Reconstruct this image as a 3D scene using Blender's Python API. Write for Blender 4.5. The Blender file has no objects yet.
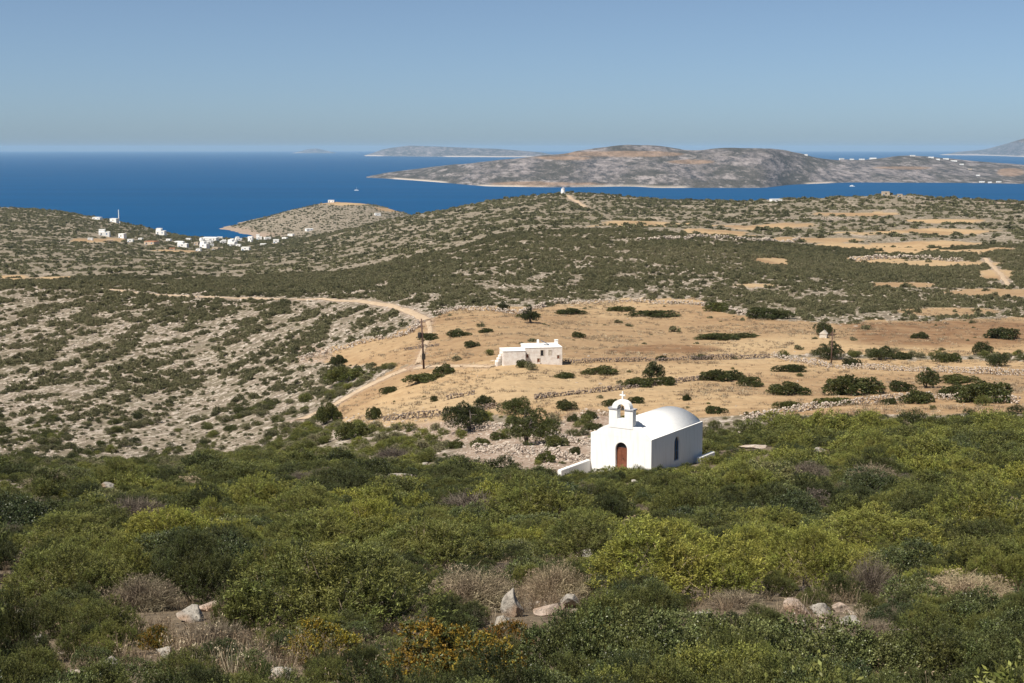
import bpy, bmesh, math, random
import numpy as np
from mathutils import Vector, Matrix
R = math.radians
rng = np.random.default_rng(7)
random.seed(7)

# ------------------------------------------------------------------ camera, sky, sun, exposure
SC = bpy.context.scene
COL = SC.collection
F = 1422.2                      # focal length in pixels (50 mm on 36 mm, 1024 px wide)
PITCH = math.atan((341.5 - 148.0) / F)
CP, SP = math.cos(PITCH), math.sin(PITCH)
CAMZ = 140.0
cam_d = bpy.data.cameras.new('camera'); cam_d.lens = 50; cam_d.sensor_width = 36
cam_d.clip_start = 0.5; cam_d.clip_end = 120000
cam = bpy.data.objects.new('camera', cam_d); COL.objects.link(cam)
cam.location = (0, 0, CAMZ); cam.rotation_euler = (math.pi / 2 - PITCH, 0, 0)
SC.camera = cam

SUN_H = Vector((-0.77, -0.64)).normalized()      # horizontal direction towards the sun
SUN_EL = R(55)
world = bpy.data.worlds.new('World'); SC.world = world; world.use_nodes = True
wn = world.node_tree; wn.nodes.clear()
wo = wn.nodes.new('ShaderNodeOutputWorld'); wb = wn.nodes.new('ShaderNodeBackground')
sky = wn.nodes.new('ShaderNodeTexSky'); sky.sky_type = 'NISHITA'; sky.sun_disc = False
sky.sun_elevation = SUN_EL; sky.sun_rotation = math.atan2(SUN_H.x, SUN_H.y)
sky.air_density = 0.6; sky.dust_density = 0.5; sky.ozone_density = 10.0; sky.altitude = 0
wb.inputs['Strength'].default_value = 0.067
wh = wn.nodes.new('ShaderNodeHueSaturation'); wh.inputs['Saturation'].default_value = 0.80; wh.inputs['Hue'].default_value = 0.489
wn.links.new(sky.outputs[0], wh.inputs['Color']); wn.links.new(wh.outputs[0], wb.inputs[0]); wn.links.new(wb.outputs[0], wo.inputs[0])

sun_d = bpy.data.lights.new('sun', 'SUN'); sun_d.energy = 5.0; sun_d.angle = R(0.5); sun_d.color = (1.0, 0.93, 0.82)
sun = bpy.data.objects.new('sun', sun_d); COL.objects.link(sun)
to_sun = Vector((SUN_H.x * math.cos(SUN_EL), SUN_H.y * math.cos(SUN_EL), math.sin(SUN_EL)))
sun.rotation_euler = to_sun.to_track_quat('Z', 'Y').to_euler()
sun.location = (-60, -40, 260)

SC.view_settings.view_transform = 'Standard'; SC.view_settings.look = 'None'
SC.view_settings.exposure = 0.54; SC.view_settings.gamma = 1.0; SC.view_settings.use_curve_mapping = False
SC.render.engine = 'CYCLES'
SC.cycles.use_denoising = True
SC.cycles.max_bounces = 6; SC.cycles.diffuse_bounces = 3; SC.cycles.glossy_bounces = 2
SC.cycles.transmission_bounces = 3; SC.cycles.volume_bounces = 1; SC.cycles.transparent_max_bounces = 4

# ------------------------------------------------------------------ noise
def _hash(ix, iy, seed):
    h = (ix.astype(np.int64) * 374761393 + iy.astype(np.int64) * 668265263 + seed * 974634721) & 0x7fffffff
    h = ((h ^ (h >> 13)) * 1274126177) & 0x7fffffff
    h = (h ^ (h >> 16)) & 0xffff
    return h / 65535.0

def vnoise(x, y, seed=0):
    x = np.asarray(x, float); y = np.asarray(y, float)
    ix = np.floor(x); iy = np.floor(y); fx = x - ix; fy = y - iy
    fx = fx * fx * (3 - 2 * fx); fy = fy * fy * (3 - 2 * fy)
    a = _hash(ix, iy, seed); b = _hash(ix + 1, iy, seed); c = _hash(ix, iy + 1, seed); d = _hash(ix + 1, iy + 1, seed)
    return (a + (b - a) * fx) * (1 - fy) + (c + (d - c) * fx) * fy

def fbm(x, y, seed=0, oct=4, gain=0.5):
    s = 0; a = 1; t = 0
    for k in range(oct):
        s = s + a * vnoise(x * 2 ** k + 17.3 * k, y * 2 ** k - 9.1 * k, seed + k); t += a; a *= gain
    return s / t

def sstep(a, b, x):
    t = np.clip((x - a) / (b - a), 0, 1); return t * t * (3 - 2 * t)

# ------------------------------------------------------------------ picture geometry
def ratio(py):                  # rise per metre forward of the ray through row py
    v = (341.5 - py) / F
    return (v * CP - SP) / (CP + v * SP)

def proj(x, y, z):
    z = z - CAMZ
    d = y * CP - z * SP; d = np.where(np.abs(d) < 1e-3, 1e-3, d)
    u = y * SP + z * CP
    return 512 + F * x / d, 341.5 - F * u / d

# ground profile per picture column: (distance, row) or (distance, None, height below the eye)
NEAR = [(-15, 1.2), (0, -1.8), (6, -3.5), (12, -5.45), (22, -7.95), (40, -12.1), (60, -16.3)]
LEFT = [(80, 492), (105, 481), (150, 468), (200, 450), (245, 402), (295, 350), (370, 295), (410, 286), (550, 284)]
PROFILE = {
    -250: LEFT + [(700, 276), (1000, 250), (1500, 224), (1900, 203), (2200, None, -100), (2600, None, -146), (3000, None, -146)],
    0: LEFT + [(700, 276), (1000, 255), (1500, 230), (1900, 208), (2200, None, -110), (2500, None, -146), (3000, None, -146)],
    60: LEFT + [(700, 274), (1000, 257), (1500, 233), (1920, 212), (2200, None, -120), (2400, None, -146), (3000, None, -146)],
    120: LEFT + [(700, 272), (1000, 259), (1500, 240), (1950, 223), (2200, None, -132), (2400, None, -146), (3000, None, -146)],
    190: LEFT + [(700, 272), (1000, 261), (1500, 247), (2000, 239.5), (2200, None, -138), (2300, None, -145), (3000, None, -146)],
    235: [(80, 492), (105, 480), (150, 464), (190, 446), (240, 400), (290, 350), (360, 300), (400, 290), (600, 280), (1000, 263), (1500, 250), (2000, 242.5), (2170, None, -138.6), (2240, None, -142), (2430, None, -142), (2500, None, -138), (2620, None, -143), (3000, None, -146)],
    285: [(80, 491), (105, 479), (145, 463), (180, 443), (230, 400), (280, 351), (350, 300), (390, 291), (550, 282), (900, 262), (1350, 249), (1800, 239.5), (2000, None, -128), (2250, None, -136), (2550, 211.5), (2750, None, -125), (2900, None, -146), (3000, None, -146)],
    330: [(80, 490), (105, 478), (140, 462), (170, 440), (220, 400), (270, 352), (340, 302), (380, 292), (500, 283), (800, 262), (1200, 247), (1600, 234), (1800, None, -122), (2200, None, -131), (2650, 200.5), (2800, None, -115), (2950, None, -146), (3000, None, -146)],
    375: [(80, 489), (105, 476), (140, 458), (167, 432), (210, 392), (260, 345), (320, 303), (360, 293), (480, 278), (700, 260), (1050, 243), (1400, 228), (1600, 222), (1750, None, -115), (2200, None, -134), (2680, 203), (2850, None, -130), (2950, None, -146), (3000, None, -146)],
    425: [(80, 488), (105, 474), (140, 452), (165, 425), (200, 385), (250, 338), (300, 305), (340, 290), (450, 272), (600, 256), (900, 240), (1200, 225), (1500, 213), (1700, None, -98), (2200, None, -132), (2700, None, -137), (2850, None, -146), (3000, None, -146)],
    512: [(80, 488), (105, 473), (125, 452), (150, 428), (200, 367), (250, 330), (290, 308), (350, 288), (450, 262), (550, 243), (650, 232), (900, 222), (1200, 208), (1450, 198), (1700, None, -90), (2100, None, -146), (3000, None, -146)],
    575: [(80, 488), (105, 474), (125, 452), (150, 428), (200, 371), (250, 336), (290, 311), (350, 288), (450, 259), (550, 239), (650, 228), (900, 219), (1200, 204), (1450, 192.5), (1700, None, -82), (2100, None, -146), (3000, None, -146)],
    620: [(80, 488), (105, 474.5), (125, 451), (150, 427), (200, 372), (250, 337), (290, 312), (350, 288), (450, 258), (550, 239), (650, 228), (900, 220), (1200, 206), (1430, 196), (1700, None, -82), (2100, None, -146), (3000, None, -146)],
    665: [(80, 488), (105, 472), (125, 449), (150, 424), (200, 373), (250, 338), (290, 313), (350, 289), (450, 260), (550, 242), (680, 230), (900, 222), (1170, 209), (1380, 201.5), (1650, None, -82), (2000, None, -146), (3000, None, -146)],
    720: [(80, 487), (105, 469), (125, 445), (150, 421), (200, 374), (250, 338), (290, 313), (350, 290), (450, 262), (550, 244), (700, 232), (900, 224), (1150, 210), (1350, 200.5), (1600, None, -80), (2000, None, -146), (3000, None, -146)],
    800: [(80, 484), (105, 462), (135, 432), (160, 408), (200, 376), (250, 336), (290, 312), (350, 292), (450, 270), (600, 250), (800, 230), (1000, 215), (1250, 199.5), (1500, None, -75), (1900, None, -146), (3000, None, -146)],
    900: [(80, 482), (105, 456), (140, 424), (160, 405), (200, 375), (250, 336), (300, 310), (380, 290), (500, 266), (700, 240), (900, 222), (1100, 208), (1250, 195.5), (1500, None, -70), (1900, None, -146), (3000, None, -146)],
    1024: [(80, 480), (105, 454), (140, 420), (160, 400), (200, 372), (250, 338), (300, 312), (380, 290), (500, 264), (700, 240), (900, 225), (1100, 212), (1250, 202.5), (1500, None, -75), (1900, None, -146), (3000, None, -146)],
    1280: [(80, 480), (105, 453), (140, 418), (160, 398), (200, 370), (250, 338), (300, 312), (380, 290), (500, 264), (700, 240), (900, 225), (1100, 212), (1250, 203), (1500, None, -75), (1900, None, -146), (3000, None, -146)],
}
LG0 = math.log(25 - 15); LG1 = math.log(25 + 3000); NL = 700
_lg = np.linspace(LG0, LG1, NL); _Yg = np.exp(_lg) - 25
_cols = np.array(sorted(PROFILE)); _cz = []
for c in _cols:
    ks = list(NEAR)
    for e in PROFILE[int(c)]:
        ks.append((e[0], e[2] if len(e) == 3 else e[0] * ratio(e[1])))
    ks = np.array(ks); lk = np.log(ks[:, 0] + 25)
    # monotone cubic (Fritsch-Carlson style slopes)
    h = np.diff(lk); d = np.diff(ks[:, 1]) / h
    m = np.zeros(len(lk)); m[0] = d[0]; m[-1] = d[-1]
    for i in range(1, len(lk) - 1):
        m[i] = 0 if d[i - 1] * d[i] <= 0 else (h[i - 1] + h[i]) * 3 / ((2 * h[i] + h[i - 1]) / d[i - 1] + (h[i] + 2 * h[i - 1]) / d[i])
    i = np.clip(np.searchsorted(lk, _lg) - 1, 0, len(lk) - 2); t = (_lg - lk[i]) / h[i]
    z = ((2 * t**3 - 3 * t**2 + 1) * ks[i, 1] + (t**3 - 2 * t**2 + t) * h[i] * m[i] + (-2 * t**3 + 3 * t**2) * ks[i + 1, 1] + (t**3 - t**2) * h[i] * m[i + 1])
    _cz.append(z)
_cz = np.array(_cz)
CF = np.arange(-250, 1281, 6.0)
_fine = np.array([np.interp(CF, _cols, _cz[:, k]) for k in range(NL)]).T
_kx = np.exp(-0.5 * (np.arange(-12, 13) / 3.0) ** 2); _kx /= _kx.sum()
_pad = np.pad(_fine, ((12, 12), (0, 0)), mode='edge')
_fine = sum(_kx[j] * _pad[j:j + len(CF)] for j in range(25))

def height(x, y, detail=True):
    x = np.asarray(x, float); y = np.asarray(y, float)
    c = 512 + F * x / np.maximum(y, 30.0) * 1.012
    ci = np.clip((c - CF[0]) / 6.0, 0, len(CF) - 1.001); i = ci.astype(int); fx = ci - i
    li = np.clip((np.log(np.maximum(y + 25, 10.0)) - LG0) / (LG1 - LG0) * (NL - 1), 0, NL - 1.001); j = li.astype(int); fy = li - j
    z = (_fine[i, j] * (1 - fx) + _fine[i + 1, j] * fx) * (1 - fy) + (_fine[i, j + 1] * (1 - fx) + _fine[i + 1, j + 1] * fx) * fy
    if detail:
        a = np.clip(y / 300.0, 0.25, 2.5)
        n = (fbm(x / 34, y / 34, 3, 3) - 0.5) * 1.7 * a + (fbm(x / 6.5, y / 6.5, 9, 3) - 0.5) * 0.55 * np.clip(y / 120, 0.5, 1.2)
        flat = 1 - 0.75 * np.exp(-(((y - 230) / 75) ** 2)) * sstep(330, 430, c)
        z = z + n * flat
    return np.maximum(z, -143.0) + CAMZ

def H1(x, y): return float(height(np.array([x]), np.array([y]))[0])

_rayY = np.exp(np.linspace(math.log(7), math.log(2950), 6000))
def at(px, py, off=0.0):
    """first point of the ground met by the ray through the picture point"""
    u = (px - 512) / F; v = (341.5 - py) / F
    dx, dy, dz = u, CP + v * SP, v * CP - SP
    x = _rayY * dx / dy; z = CAMZ + _rayY * dz / dy
    hit = np.nonzero(z < height(x, _rayY))[0]
    k = hit[0] if len(hit) else len(_rayY) - 1
    return Vector((float(x[k]), float(_rayY[k]), H1(x[k], _rayY[k]) + off))

def at_y(px, py, Y):
    u = (px - 512) / F; v = (341.5 - py) / F
    dy = CP + v * SP
    return Vector((Y * u / dy, Y, CAMZ + Y * (v * CP - SP) / dy))

def inpoly(px, py, poly):
    inside = np.zeros(np.shape(px), bool); n = len(poly)
    for i in range(n):
        x1, y1 = poly[i]; x2, y2 = poly[(i + 1) % n]
        if y1 == y2: continue
        inside ^= ((py < y1) != (py < y2)) & (px < (x2 - x1) * (py - y1) / (y2 - y1) + x1)
    return inside

# ------------------------------------------------------------------ objects and materials
def tag(o, label=None, cat=None, group=None, kind=None):
    if label: o['label'] = label
    if cat: o['category'] = cat
    if group: o['group'] = group
    if kind: o['kind'] = kind
    return o

def link(name, me, mats=(), parent=None, loc=None):
    o = bpy.data.objects.new(name, me); COL.objects.link(o)
    if mats and me is not None and len(me.materials) == 0:
        for m in (mats if isinstance(mats, (list, tuple)) else [mats]): me.materials.append(m)
    if parent is not None: o.parent = parent
    if loc is not None: o.location = loc
    return o

def empty(name, loc, rz=0.0):
    o = bpy.data.objects.new(name, None); COL.objects.link(o); o.location = loc; o.rotation_euler = (0, 0, rz)
    o.empty_display_size = 0.3
    return o

def mesh_np(name, V, faces_n, idx, smooth=False, mat_idx=None):
    me = bpy.data.meshes.new(name); V = np.ascontiguousarray(V, np.float32).reshape(-1, 3)
    idx = np.ascontiguousarray(idx, np.int32).ravel(); nf = len(idx) // faces_n
    me.vertices.add(len(V)); me.vertices.foreach_set('co', V.ravel())
    me.loops.add(len(idx)); me.loops.foreach_set('vertex_index', idx)
    me.polygons.add(nf); me.polygons.foreach_set('loop_start', np.arange(nf, dtype=np.int32) * faces_n)
    me.polygons.foreach_set('loop_total', np.full(nf, faces_n, np.int32))
    me.polygons.foreach_set('use_smooth', np.full(nf, smooth, bool))
    if mat_idx is not None: me.polygons.foreach_set('material_index', np.ascontiguousarray(mat_idx, np.int32))
    me.update(calc_edges=True); return me

class MB:
    """collects shapes into one mesh"""
    def __init__(s): s.bm = bmesh.new()
    def box(s, x0, x1, y0, y1, z0, z1, rot=None, jitter=0):
        m = Matrix.Translation(((x0 + x1) / 2, (y0 + y1) / 2, (z0 + z1) / 2))
        if rot is not None: m = m @ rot
        r = bmesh.ops.create_cube(s.bm, size=1, matrix=m @ Matrix.Diagonal((x1 - x0, y1 - y0, z1 - z0, 1)))
        if jitter:
            for v in r['verts']: v.co += Vector((random.uniform(-1, 1), random.uniform(-1, 1), random.uniform(-1, 1))) * jitter
        return r['verts']
    def cyl(s, p0, p1, r0, r1=None, n=10):
        p0 = Vector(p0); p1 = Vector(p1); d = p1 - p0
        m = Matrix.Translation((p0 + p1) / 2) @ d.to_track_quat('Z', 'Y').to_matrix().to_4x4()
        bmesh.ops.create_cone(s.bm, cap_ends=True, segments=n, radius1=r0, radius2=r0 if r1 is None else r1, depth=d.length, matrix=m)
    def prism(s, pts, y0, y1):
        """closed outline in x,z pushed along y"""
        a = [s.bm.verts.new((x, y0, z)) for x, z in pts]; b = [s.bm.verts.new((x, y1, z)) for x, z in pts]; n = len(pts)
        s.bm.faces.new(a); s.bm.faces.new(b[::-1])
        for i in range(n): s.bm.faces.new((a[(i + 1) % n], a[i], b[i], b[(i + 1) % n]))
    def lathe(s, prof, n=14, c=(0, 0, 0)):
        rings = []
        for r, z in prof:
            rings.append([s.bm.verts.new((c[0] + r * math.cos(2 * math.pi * k / n), c[1] + r * math.sin(2 * math.pi * k / n), c[2] + z)) for k in range(n)])
        for a, b in zip(rings, rings[1:]):
            for k in range(n): s.bm.faces.new((a[k], a[(k + 1) % n], b[(k + 1) % n], b[k]))
        s.bm.faces.new(rings[0][::-1]); s.bm.faces.new(rings[-1])
    def build(s, name, mat, parent=None, bevel=0, smooth=False, mesh_only=False):
        if bevel:
            es = [e for e in s.bm.edges if len(e.link_faces) == 2 and e.calc_face_angle(0) > 0.6]
            if es: bmesh.ops.bevel(s.bm, geom=es, offset=bevel, segments=2, affect='EDGES', clamp_overlap=True)
        bmesh.ops.recalc_face_normals(s.bm, faces=s.bm.faces)
        me = bpy.data.meshes.new(name); s.bm.to_mesh(me); s.bm.free()
        if smooth:
            for p in me.polygons: p.use_smooth = True
        if mat: me.materials.append(mat)
        return me if mesh_only else link(name, me, (), parent)

def subtract(o, cutters):
    for c in cutters:
        tmp = bpy.data.objects.new('cut', c); COL.objects.link(tmp); tmp.matrix_world = o.matrix_world
        md = o.modifiers.new('b', 'BOOLEAN'); md.operation = 'DIFFERENCE'; md.object = tmp; md.solver = 'EXACT'
        bpy.context.view_layer.update()
        new = bpy.data.meshes.new_from_object(o.evaluated_get(bpy.context.evaluated_depsgraph_get()))
        o.modifiers.clear(); o.data = new; bpy.data.objects.remove(tmp)

class NT:
    def __init__(s, name):
        s.m = bpy.data.materials.new(name); s.m.use_nodes = True; s.t = s.m.node_tree; s.t.nodes.clear()
        s.out = s.n('ShaderNodeOutputMaterial')
    def n(s, k, **kw):
        o = s.t.nodes.new(k)
        for a, v in kw.items(): setattr(o, a, v)
        return o
    def l(s, a, b): s.t.links.new(a, b)
    def val(s, sock, v):
        if hasattr(v, 'node'): s.l(v, sock)
        else: sock.default_value = v
    def coord(s, kind='Object'): return s.n('ShaderNodeTexCoord').outputs[kind]
    def noise(s, vec, scale, detail=4, rough=0.55, dist=0.0):
        n = s.n('ShaderNodeTexNoise'); s.val(n.inputs['Vector'], vec); n.inputs['Scale'].default_value = scale
        n.inputs['Detail'].default_value = detail; n.inputs['Roughness'].default_value = rough; n.inputs['Distortion'].default_value = dist
        return n.outputs['Fac']
    def vor(s, vec, scale, out='Distance', feature='F1'):
        n = s.n('ShaderNodeTexVoronoi', feature=feature); s.val(n.inputs['Vector'], vec); n.inputs['Scale'].default_value = scale
        return n.outputs[out]
    def mapping(s, vec, scale=(1, 1, 1), rot=(0, 0, 0)):
        n = s.n('ShaderNodeMapping'); s.l(vec, n.inputs['Vector']); n.inputs['Scale'].default_value = scale; n.inputs['Rotation'].default_value = rot
        return n.outputs[0]
    def rng(s, v, a, b, c=0.0, d=1.0):
        n = s.n('ShaderNodeMapRange'); s.val(n.inputs[0], v)
        for k, x in enumerate((a, b, c, d)): s.val(n.inputs[k + 1], x)
        return n.outputs[0]
    def math(s, op, a, b=0.0, clamp=False):
        n = s.n('ShaderNodeMath', operation=op, use_clamp=clamp); s.val(n.inputs[0], a); s.val(n.inputs[1], b); return n.outputs[0]
    def mix(s, f, a, b, mode='MIX'):
        n = s.n('ShaderNodeMix', data_type='RGBA', blend_type=mode); s.val(n.inputs['Factor'], f)
        for sock, v in ((n.inputs[6], a), (n.inputs[7], b)):
            if hasattr(v, 'node'): s.l(v, sock)
            else: sock.default_value = (*v, 1)
        return n.outputs[2]
    def ramp(s, f, stops):
        n = s.n('ShaderNodeValToRGB'); s.val(n.inputs[0], f); cr = n.color_ramp
        while len(cr.elements) < len(stops): cr.elements.new(0.5)
        for e, (p, c) in zip(cr.elements, stops): e.position = p; e.color = (*c, 1)
        return n.outputs[0]
    def bump(s, h, strength=0.4, dist=0.1):
        n = s.n('ShaderNodeBump'); s.l(h, n.inputs['Height']); n.inputs['Strength'].default_value = strength; n.inputs['Distance'].default_value = dist
        return n.outputs[0]
    def attr(s, name, kind='GEOMETRY'): return s.n('ShaderNodeAttribute', attribute_name=name, attribute_type=kind)
    def bsdf(s, col, rough=0.8, normal=None, spec=0.3, metal=0.0):
        b = s.n('ShaderNodeBsdfPrincipled')
        if hasattr(col, 'node'): s.l(col, b.inputs['Base Color'])
        else: b.inputs['Base Color'].default_value = (*col, 1)
        s.val(b.inputs['Roughness'], rough); b.inputs['Specular IOR Level'].default_value = spec; b.inputs['Metallic'].default_value = metal
        if normal is not None: s.l(normal, b.inputs['Normal'])
        return b.outputs[0]
    def end(s, sh): s.l(sh, s.out.inputs['Surface']); return s.m

def foliage_mat(name, stops, vary=0.55, trans=0.3, rough=0.5, spec=0.25):
    t = NT(name); a = t.attr('tone', 'INSTANCER'); g = t.n('ShaderNodeNewGeometry')
    base = t.ramp(a.outputs['Fac'], stops)
    br = t.rng(g.outputs['Random Per Island'], 0, 1, 1 - vary, 1 + vary)
    pos = t.coord('Object')
    cl = t.rng(t.noise(pos, 2.2, 3), 0.3, 0.7, 0.72, 1.28)
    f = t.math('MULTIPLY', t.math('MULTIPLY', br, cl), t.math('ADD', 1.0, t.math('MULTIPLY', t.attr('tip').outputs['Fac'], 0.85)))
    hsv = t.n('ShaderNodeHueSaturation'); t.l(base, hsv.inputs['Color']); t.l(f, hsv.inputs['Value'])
    t.l(t.rng(t.noise(pos, 1.3, 2), 0.3, 0.7, 0.475, 0.52), hsv.inputs['Hue'])
    c = hsv.outputs[0]
    tr = t.n('ShaderNodeBsdfTranslucent'); t.l(c, tr.inputs['Color'])
    mx = t.n('ShaderNodeMixShader'); mx.inputs[0].default_value = trans
    t.l(t.bsdf(c, rough, None, spec), mx.inputs[1]); t.l(tr.outputs[0], mx.inputs[2])
    return t.end(mx.outputs[0])

M = {}
M['green'] = foliage_mat('green_foliage', [(0.0, (0.046, 0.055, 0.020)), (0.45, (0.134, 0.144, 0.040)), (1.0, (0.225, 0.230, 0.046))], vary=0.45, trans=0.35)
M['scrub'] = foliage_mat('hill_scrub_foliage', [(0.0, (0.115, 0.116, 0.062)), (0.3, (0.185, 0.180, 0.094)), (1.0, (0.26, 0.235, 0.14))], vary=0.4, trans=0.35, rough=0.7, spec=0.1)
M['leafy'] = foliage_mat('leafy_foliage', [(0.0, (0.055, 0.072, 0.030)), (0.5, (0.115, 0.135, 0.048)), (1.0, (0.18, 0.18, 0.07))], rough=0.4, spec=0.35)
M['dry'] = foliage_mat('dry_twigs', [(0.0, (0.12, 0.10, 0.082)), (0.5, (0.23, 0.19, 0.13)), (1.0, (0.42, 0.34, 0.21))], trans=0.15, rough=0.8, spec=0.1)
M['golden'] = foliage_mat('golden_foliage', [(0.0, (0.20, 0.105, 0.022)), (0.5, (0.24, 0.17, 0.025)), (1.0, (0.27, 0.235, 0.03))], vary=0.6)
M['grass'] = foliage_mat('dry_grass_blades', [(0.0, (0.14, 0.10, 0.07)), (0.5, (0.25, 0.19, 0.12)), (1.0, (0.50, 0.43, 0.30))], trans=0.3, rough=0.7)

t = NT('bark'); p = t.coord(); n = t.noise(t.mapping(p, (6, 6, 1)), 5, 4)
M['bark'] = t.end(t.bsdf(t.ramp(n, [(0.3, (0.07, 0.055, 0.045)), (0.7, (0.20, 0.17, 0.145))]), 0.9, t.bump(n, 0.6, 0.03)))

t = NT('whitewash'); p = t.coord(); n1 = t.noise(p, 0.9, 5); n2 = t.noise(t.mapping(p, (3, 3, 0.35)), 1.6, 4); n3 = t.noise(p, 9, 4)
c = t.mix(t.rng(n2, 0.50, 0.72, 0, 0.40), (0.80, 0.79, 0.765), (0.60, 0.57, 0.52))
c = t.mix(t.rng(n1, 0.55, 0.7, 0, 0.15), c, (0.68, 0.65, 0.60))
M['white'] = t.end(t.bsdf(c, 0.9, t.bump(n3, 0.25, 0.02), 0.15))
t = NT('weathered_whitewash'); p = t.coord(); n1 = t.noise(p, 1.6, 6, 0.65); v1 = t.vor(p, 3.2)
c = t.mix(t.rng(n1, 0.42, 0.62), (0.78, 0.74, 0.69), (0.66, 0.59, 0.53))
c = t.mix(t.rng(v1, 0.0, 0.25, 0.35, 0.0), c, (0.30, 0.24, 0.20))
M['old_white'] = t.end(t.bsdf(c, 0.95, t.bump(n1, 0.5, 0.05), 0.1))
def plain(name, col, rough=0.7, spec=0.3, metal=0.0, var=0.25, scale=4.0):
    t = NT(name); n = t.noise(t.coord(), scale, 4)
    lo = tuple(x * (1 - var) for x in col); hi = tuple(x * (1 + var) for x in col)
    return t.end(t.bsdf(t.ramp(n, [(0.3, lo), (0.7, hi)]), rough, None, spec, metal))
M['door'] = plain('red_brown_door_paint', (0.165, 0.06, 0.033), 0.5)
M['dark'] = plain('dark_opening', (0.02, 0.022, 0.028), 0.3)
M['glass'] = plain('window_glass', (0.015, 0.025, 0.045), 0.12, 0.6)
M['grey_trim'] = plain('grey_trim', (0.34, 0.34, 0.36), 0.8)
M['iron'] = plain('dark_iron', (0.05, 0.045, 0.04), 0.5, 0.5, 0.6)
M['pole'] = plain('weathered_pole', (0.10, 0.06, 0.045), 0.85)
M['panel'] = plain('solar_panel_blue', (0.05, 0.10, 0.20), 0.2, 0.6)
M['render_grey'] = plain('pale_render', (0.55, 0.50, 0.43), 0.9)
M['far_white'] = plain('far_white_walls', (0.84, 0.83, 0.80), 0.9, var=0.06, scale=0.4)
M['far_tan'] = plain('far_stone_walls', (0.48, 0.39, 0.29), 0.9, scale=0.5)
M['blue'] = plain('blue_paint', (0.05, 0.16, 0.35), 0.6)
M['terracotta'] = plain('terracotta_roof', (0.40, 0.17, 0.09), 0.8)
M['hull'] = plain('white_hull', (0.8, 0.8, 0.8), 0.3)

def rock_mat(name, a, b, lichen, orange=0.0):
    t = NT(name); p = t.coord(); o = t.n('ShaderNodeObjectInfo')
    n1 = t.noise(p, 2.0, 6, 0.65); n2 = t.noise(p, 7.0, 5, 0.7); v = t.vor(p, 5)
    c = t.mix(t.rng(n1, 0.35, 0.65), a, b)
    c = t.mix(t.rng(n2, 0.48, 0.62, 0, 0.75), c, lichen)
    c = t.mix(t.rng(t.noise(p, 14.0, 4, 0.7), 0.55, 0.66, 0, 0.6), c, (0.10, 0.095, 0.085))
    if orange: c = t.mix(t.rng(t.noise(p, 1.5, 3), 0.5, 0.66, 0, orange), c, (0.38, 0.24, 0.15))
    h = t.math('ADD', n2, t.math('MULTIPLY', v, 0.5))
    return t.end(t.bsdf(c, 0.95, t.bump(h, 0.7, 0.06), 0.1))
M['rock'] = rock_mat('limestone', (0.34, 0.315, 0.275), (0.25, 0.22, 0.19), (0.145, 0.135, 0.12), 0.5)
M['rock_orange'] = rock_mat('rusty_limestone', (0.36, 0.30, 0.25), (0.34, 0.24, 0.18), (0.21, 0.17, 0.14), 0.5)
M['rubble'] = rock_mat('field_stone', (0.52, 0.46, 0.39), (0.42, 0.35, 0.29), (0.26, 0.22, 0.19), 0.3)
M['wall_stone'] = rock_mat('dry_stone', (0.25, 0.20, 0.165), (0.18, 0.14, 0.115), (0.12, 0.10, 0.088), 0.2)

# ------------------------------------------------------------------ sea
t = NT('sea_water'); p = t.coord()
w1 = t.noise(t.mapping(p, (0.05, 0.12, 1), (0, 0, 0.4)), 1.0, 5, 0.6); w2 = t.noise(t.mapping(p, (0.0006, 0.004, 1)), 1.0, 4)
c = t.mix(t.rng(w2, 0.35, 0.7), (0.0003, 0.048, 0.140), (0.0006, 0.060, 0.165))
M['sea'] = t.end(t.bsdf(c, 0.55, t.bump(w1, 0.5, 1.2), 0.02))
XS = np.array([-45000, -15000, -6000, -2500, 0, 2500, 6000, 15000, 45000.0]); YS = np.array([-2500, 0, 1500, 2500, 4000, 7000, 12000, 22000, 38000, 60000.0])
gx, gy = np.meshgrid(XS, YS); V = np.stack([gx, gy, np.zeros_like(gx)], -1).reshape(-1, 3)
def grid_idx(nr, nc):
    a = np.arange(nr * nc).reshape(nr, nc)
    return np.stack([a[:-1, :-1], a[:-1, 1:], a[1:, 1:], a[1:, :-1]], -1).reshape(-1, 4)
sea = link('sea', mesh_np('sea', V, 4, grid_idx(len(YS), len(XS))), M['sea']); tag(sea, 'deep blue sea stretching from the bay to the horizon', kind='structure')

# ------------------------------------------------------------------ land zones
FIELD_A = [(418, 322), (440, 312), (475, 305), (530, 308), (600, 300), (690, 300), (760, 317), (815, 322), (910, 322), (1030, 318), (1200, 318), (1200, 352), (1030, 352), (830, 356), (700, 361), (560, 363), (400, 368), (345, 366), (296, 360), (325, 348), (395, 336)]
FIELD_B = [(400, 370), (560, 363), (700, 360), (830, 360), (1200, 362), (1200, 414), (1024, 412), (880, 414), (760, 414), (705, 418), (600, 414), (548, 424), (470, 410), (435, 427), (340, 428), (330, 418), (362, 392)]
PATCH = [(638, 224, 44, 3.5), (720, 231, 40, 4.5), (770, 262, 20, 5), (930, 246, 45, 4), (900, 256, 38, 4), (985, 251, 45, 5), (1000, 274, 34, 6), (870, 259, 22, 4), (28, 278, 40, 4), (800, 226, 40, 2.5), (845, 214, 40, 1.6),
         (940, 312, 45, 4), (880, 234, 45, 2), (755, 285, 24, 2), (950, 221, 40, 1.6), (100, 240, 28, 2), (170, 251, 30, 1.6), (396, 209, 20, 2.5), (345, 203, 26, 2.0), (930, 232, 60, 2.5), (880, 246, 70, 3.5), (960, 264, 60, 4), (820, 240, 50, 2.5), (1000, 292, 50, 3.5), (905, 285, 40, 2.5)]
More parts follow.
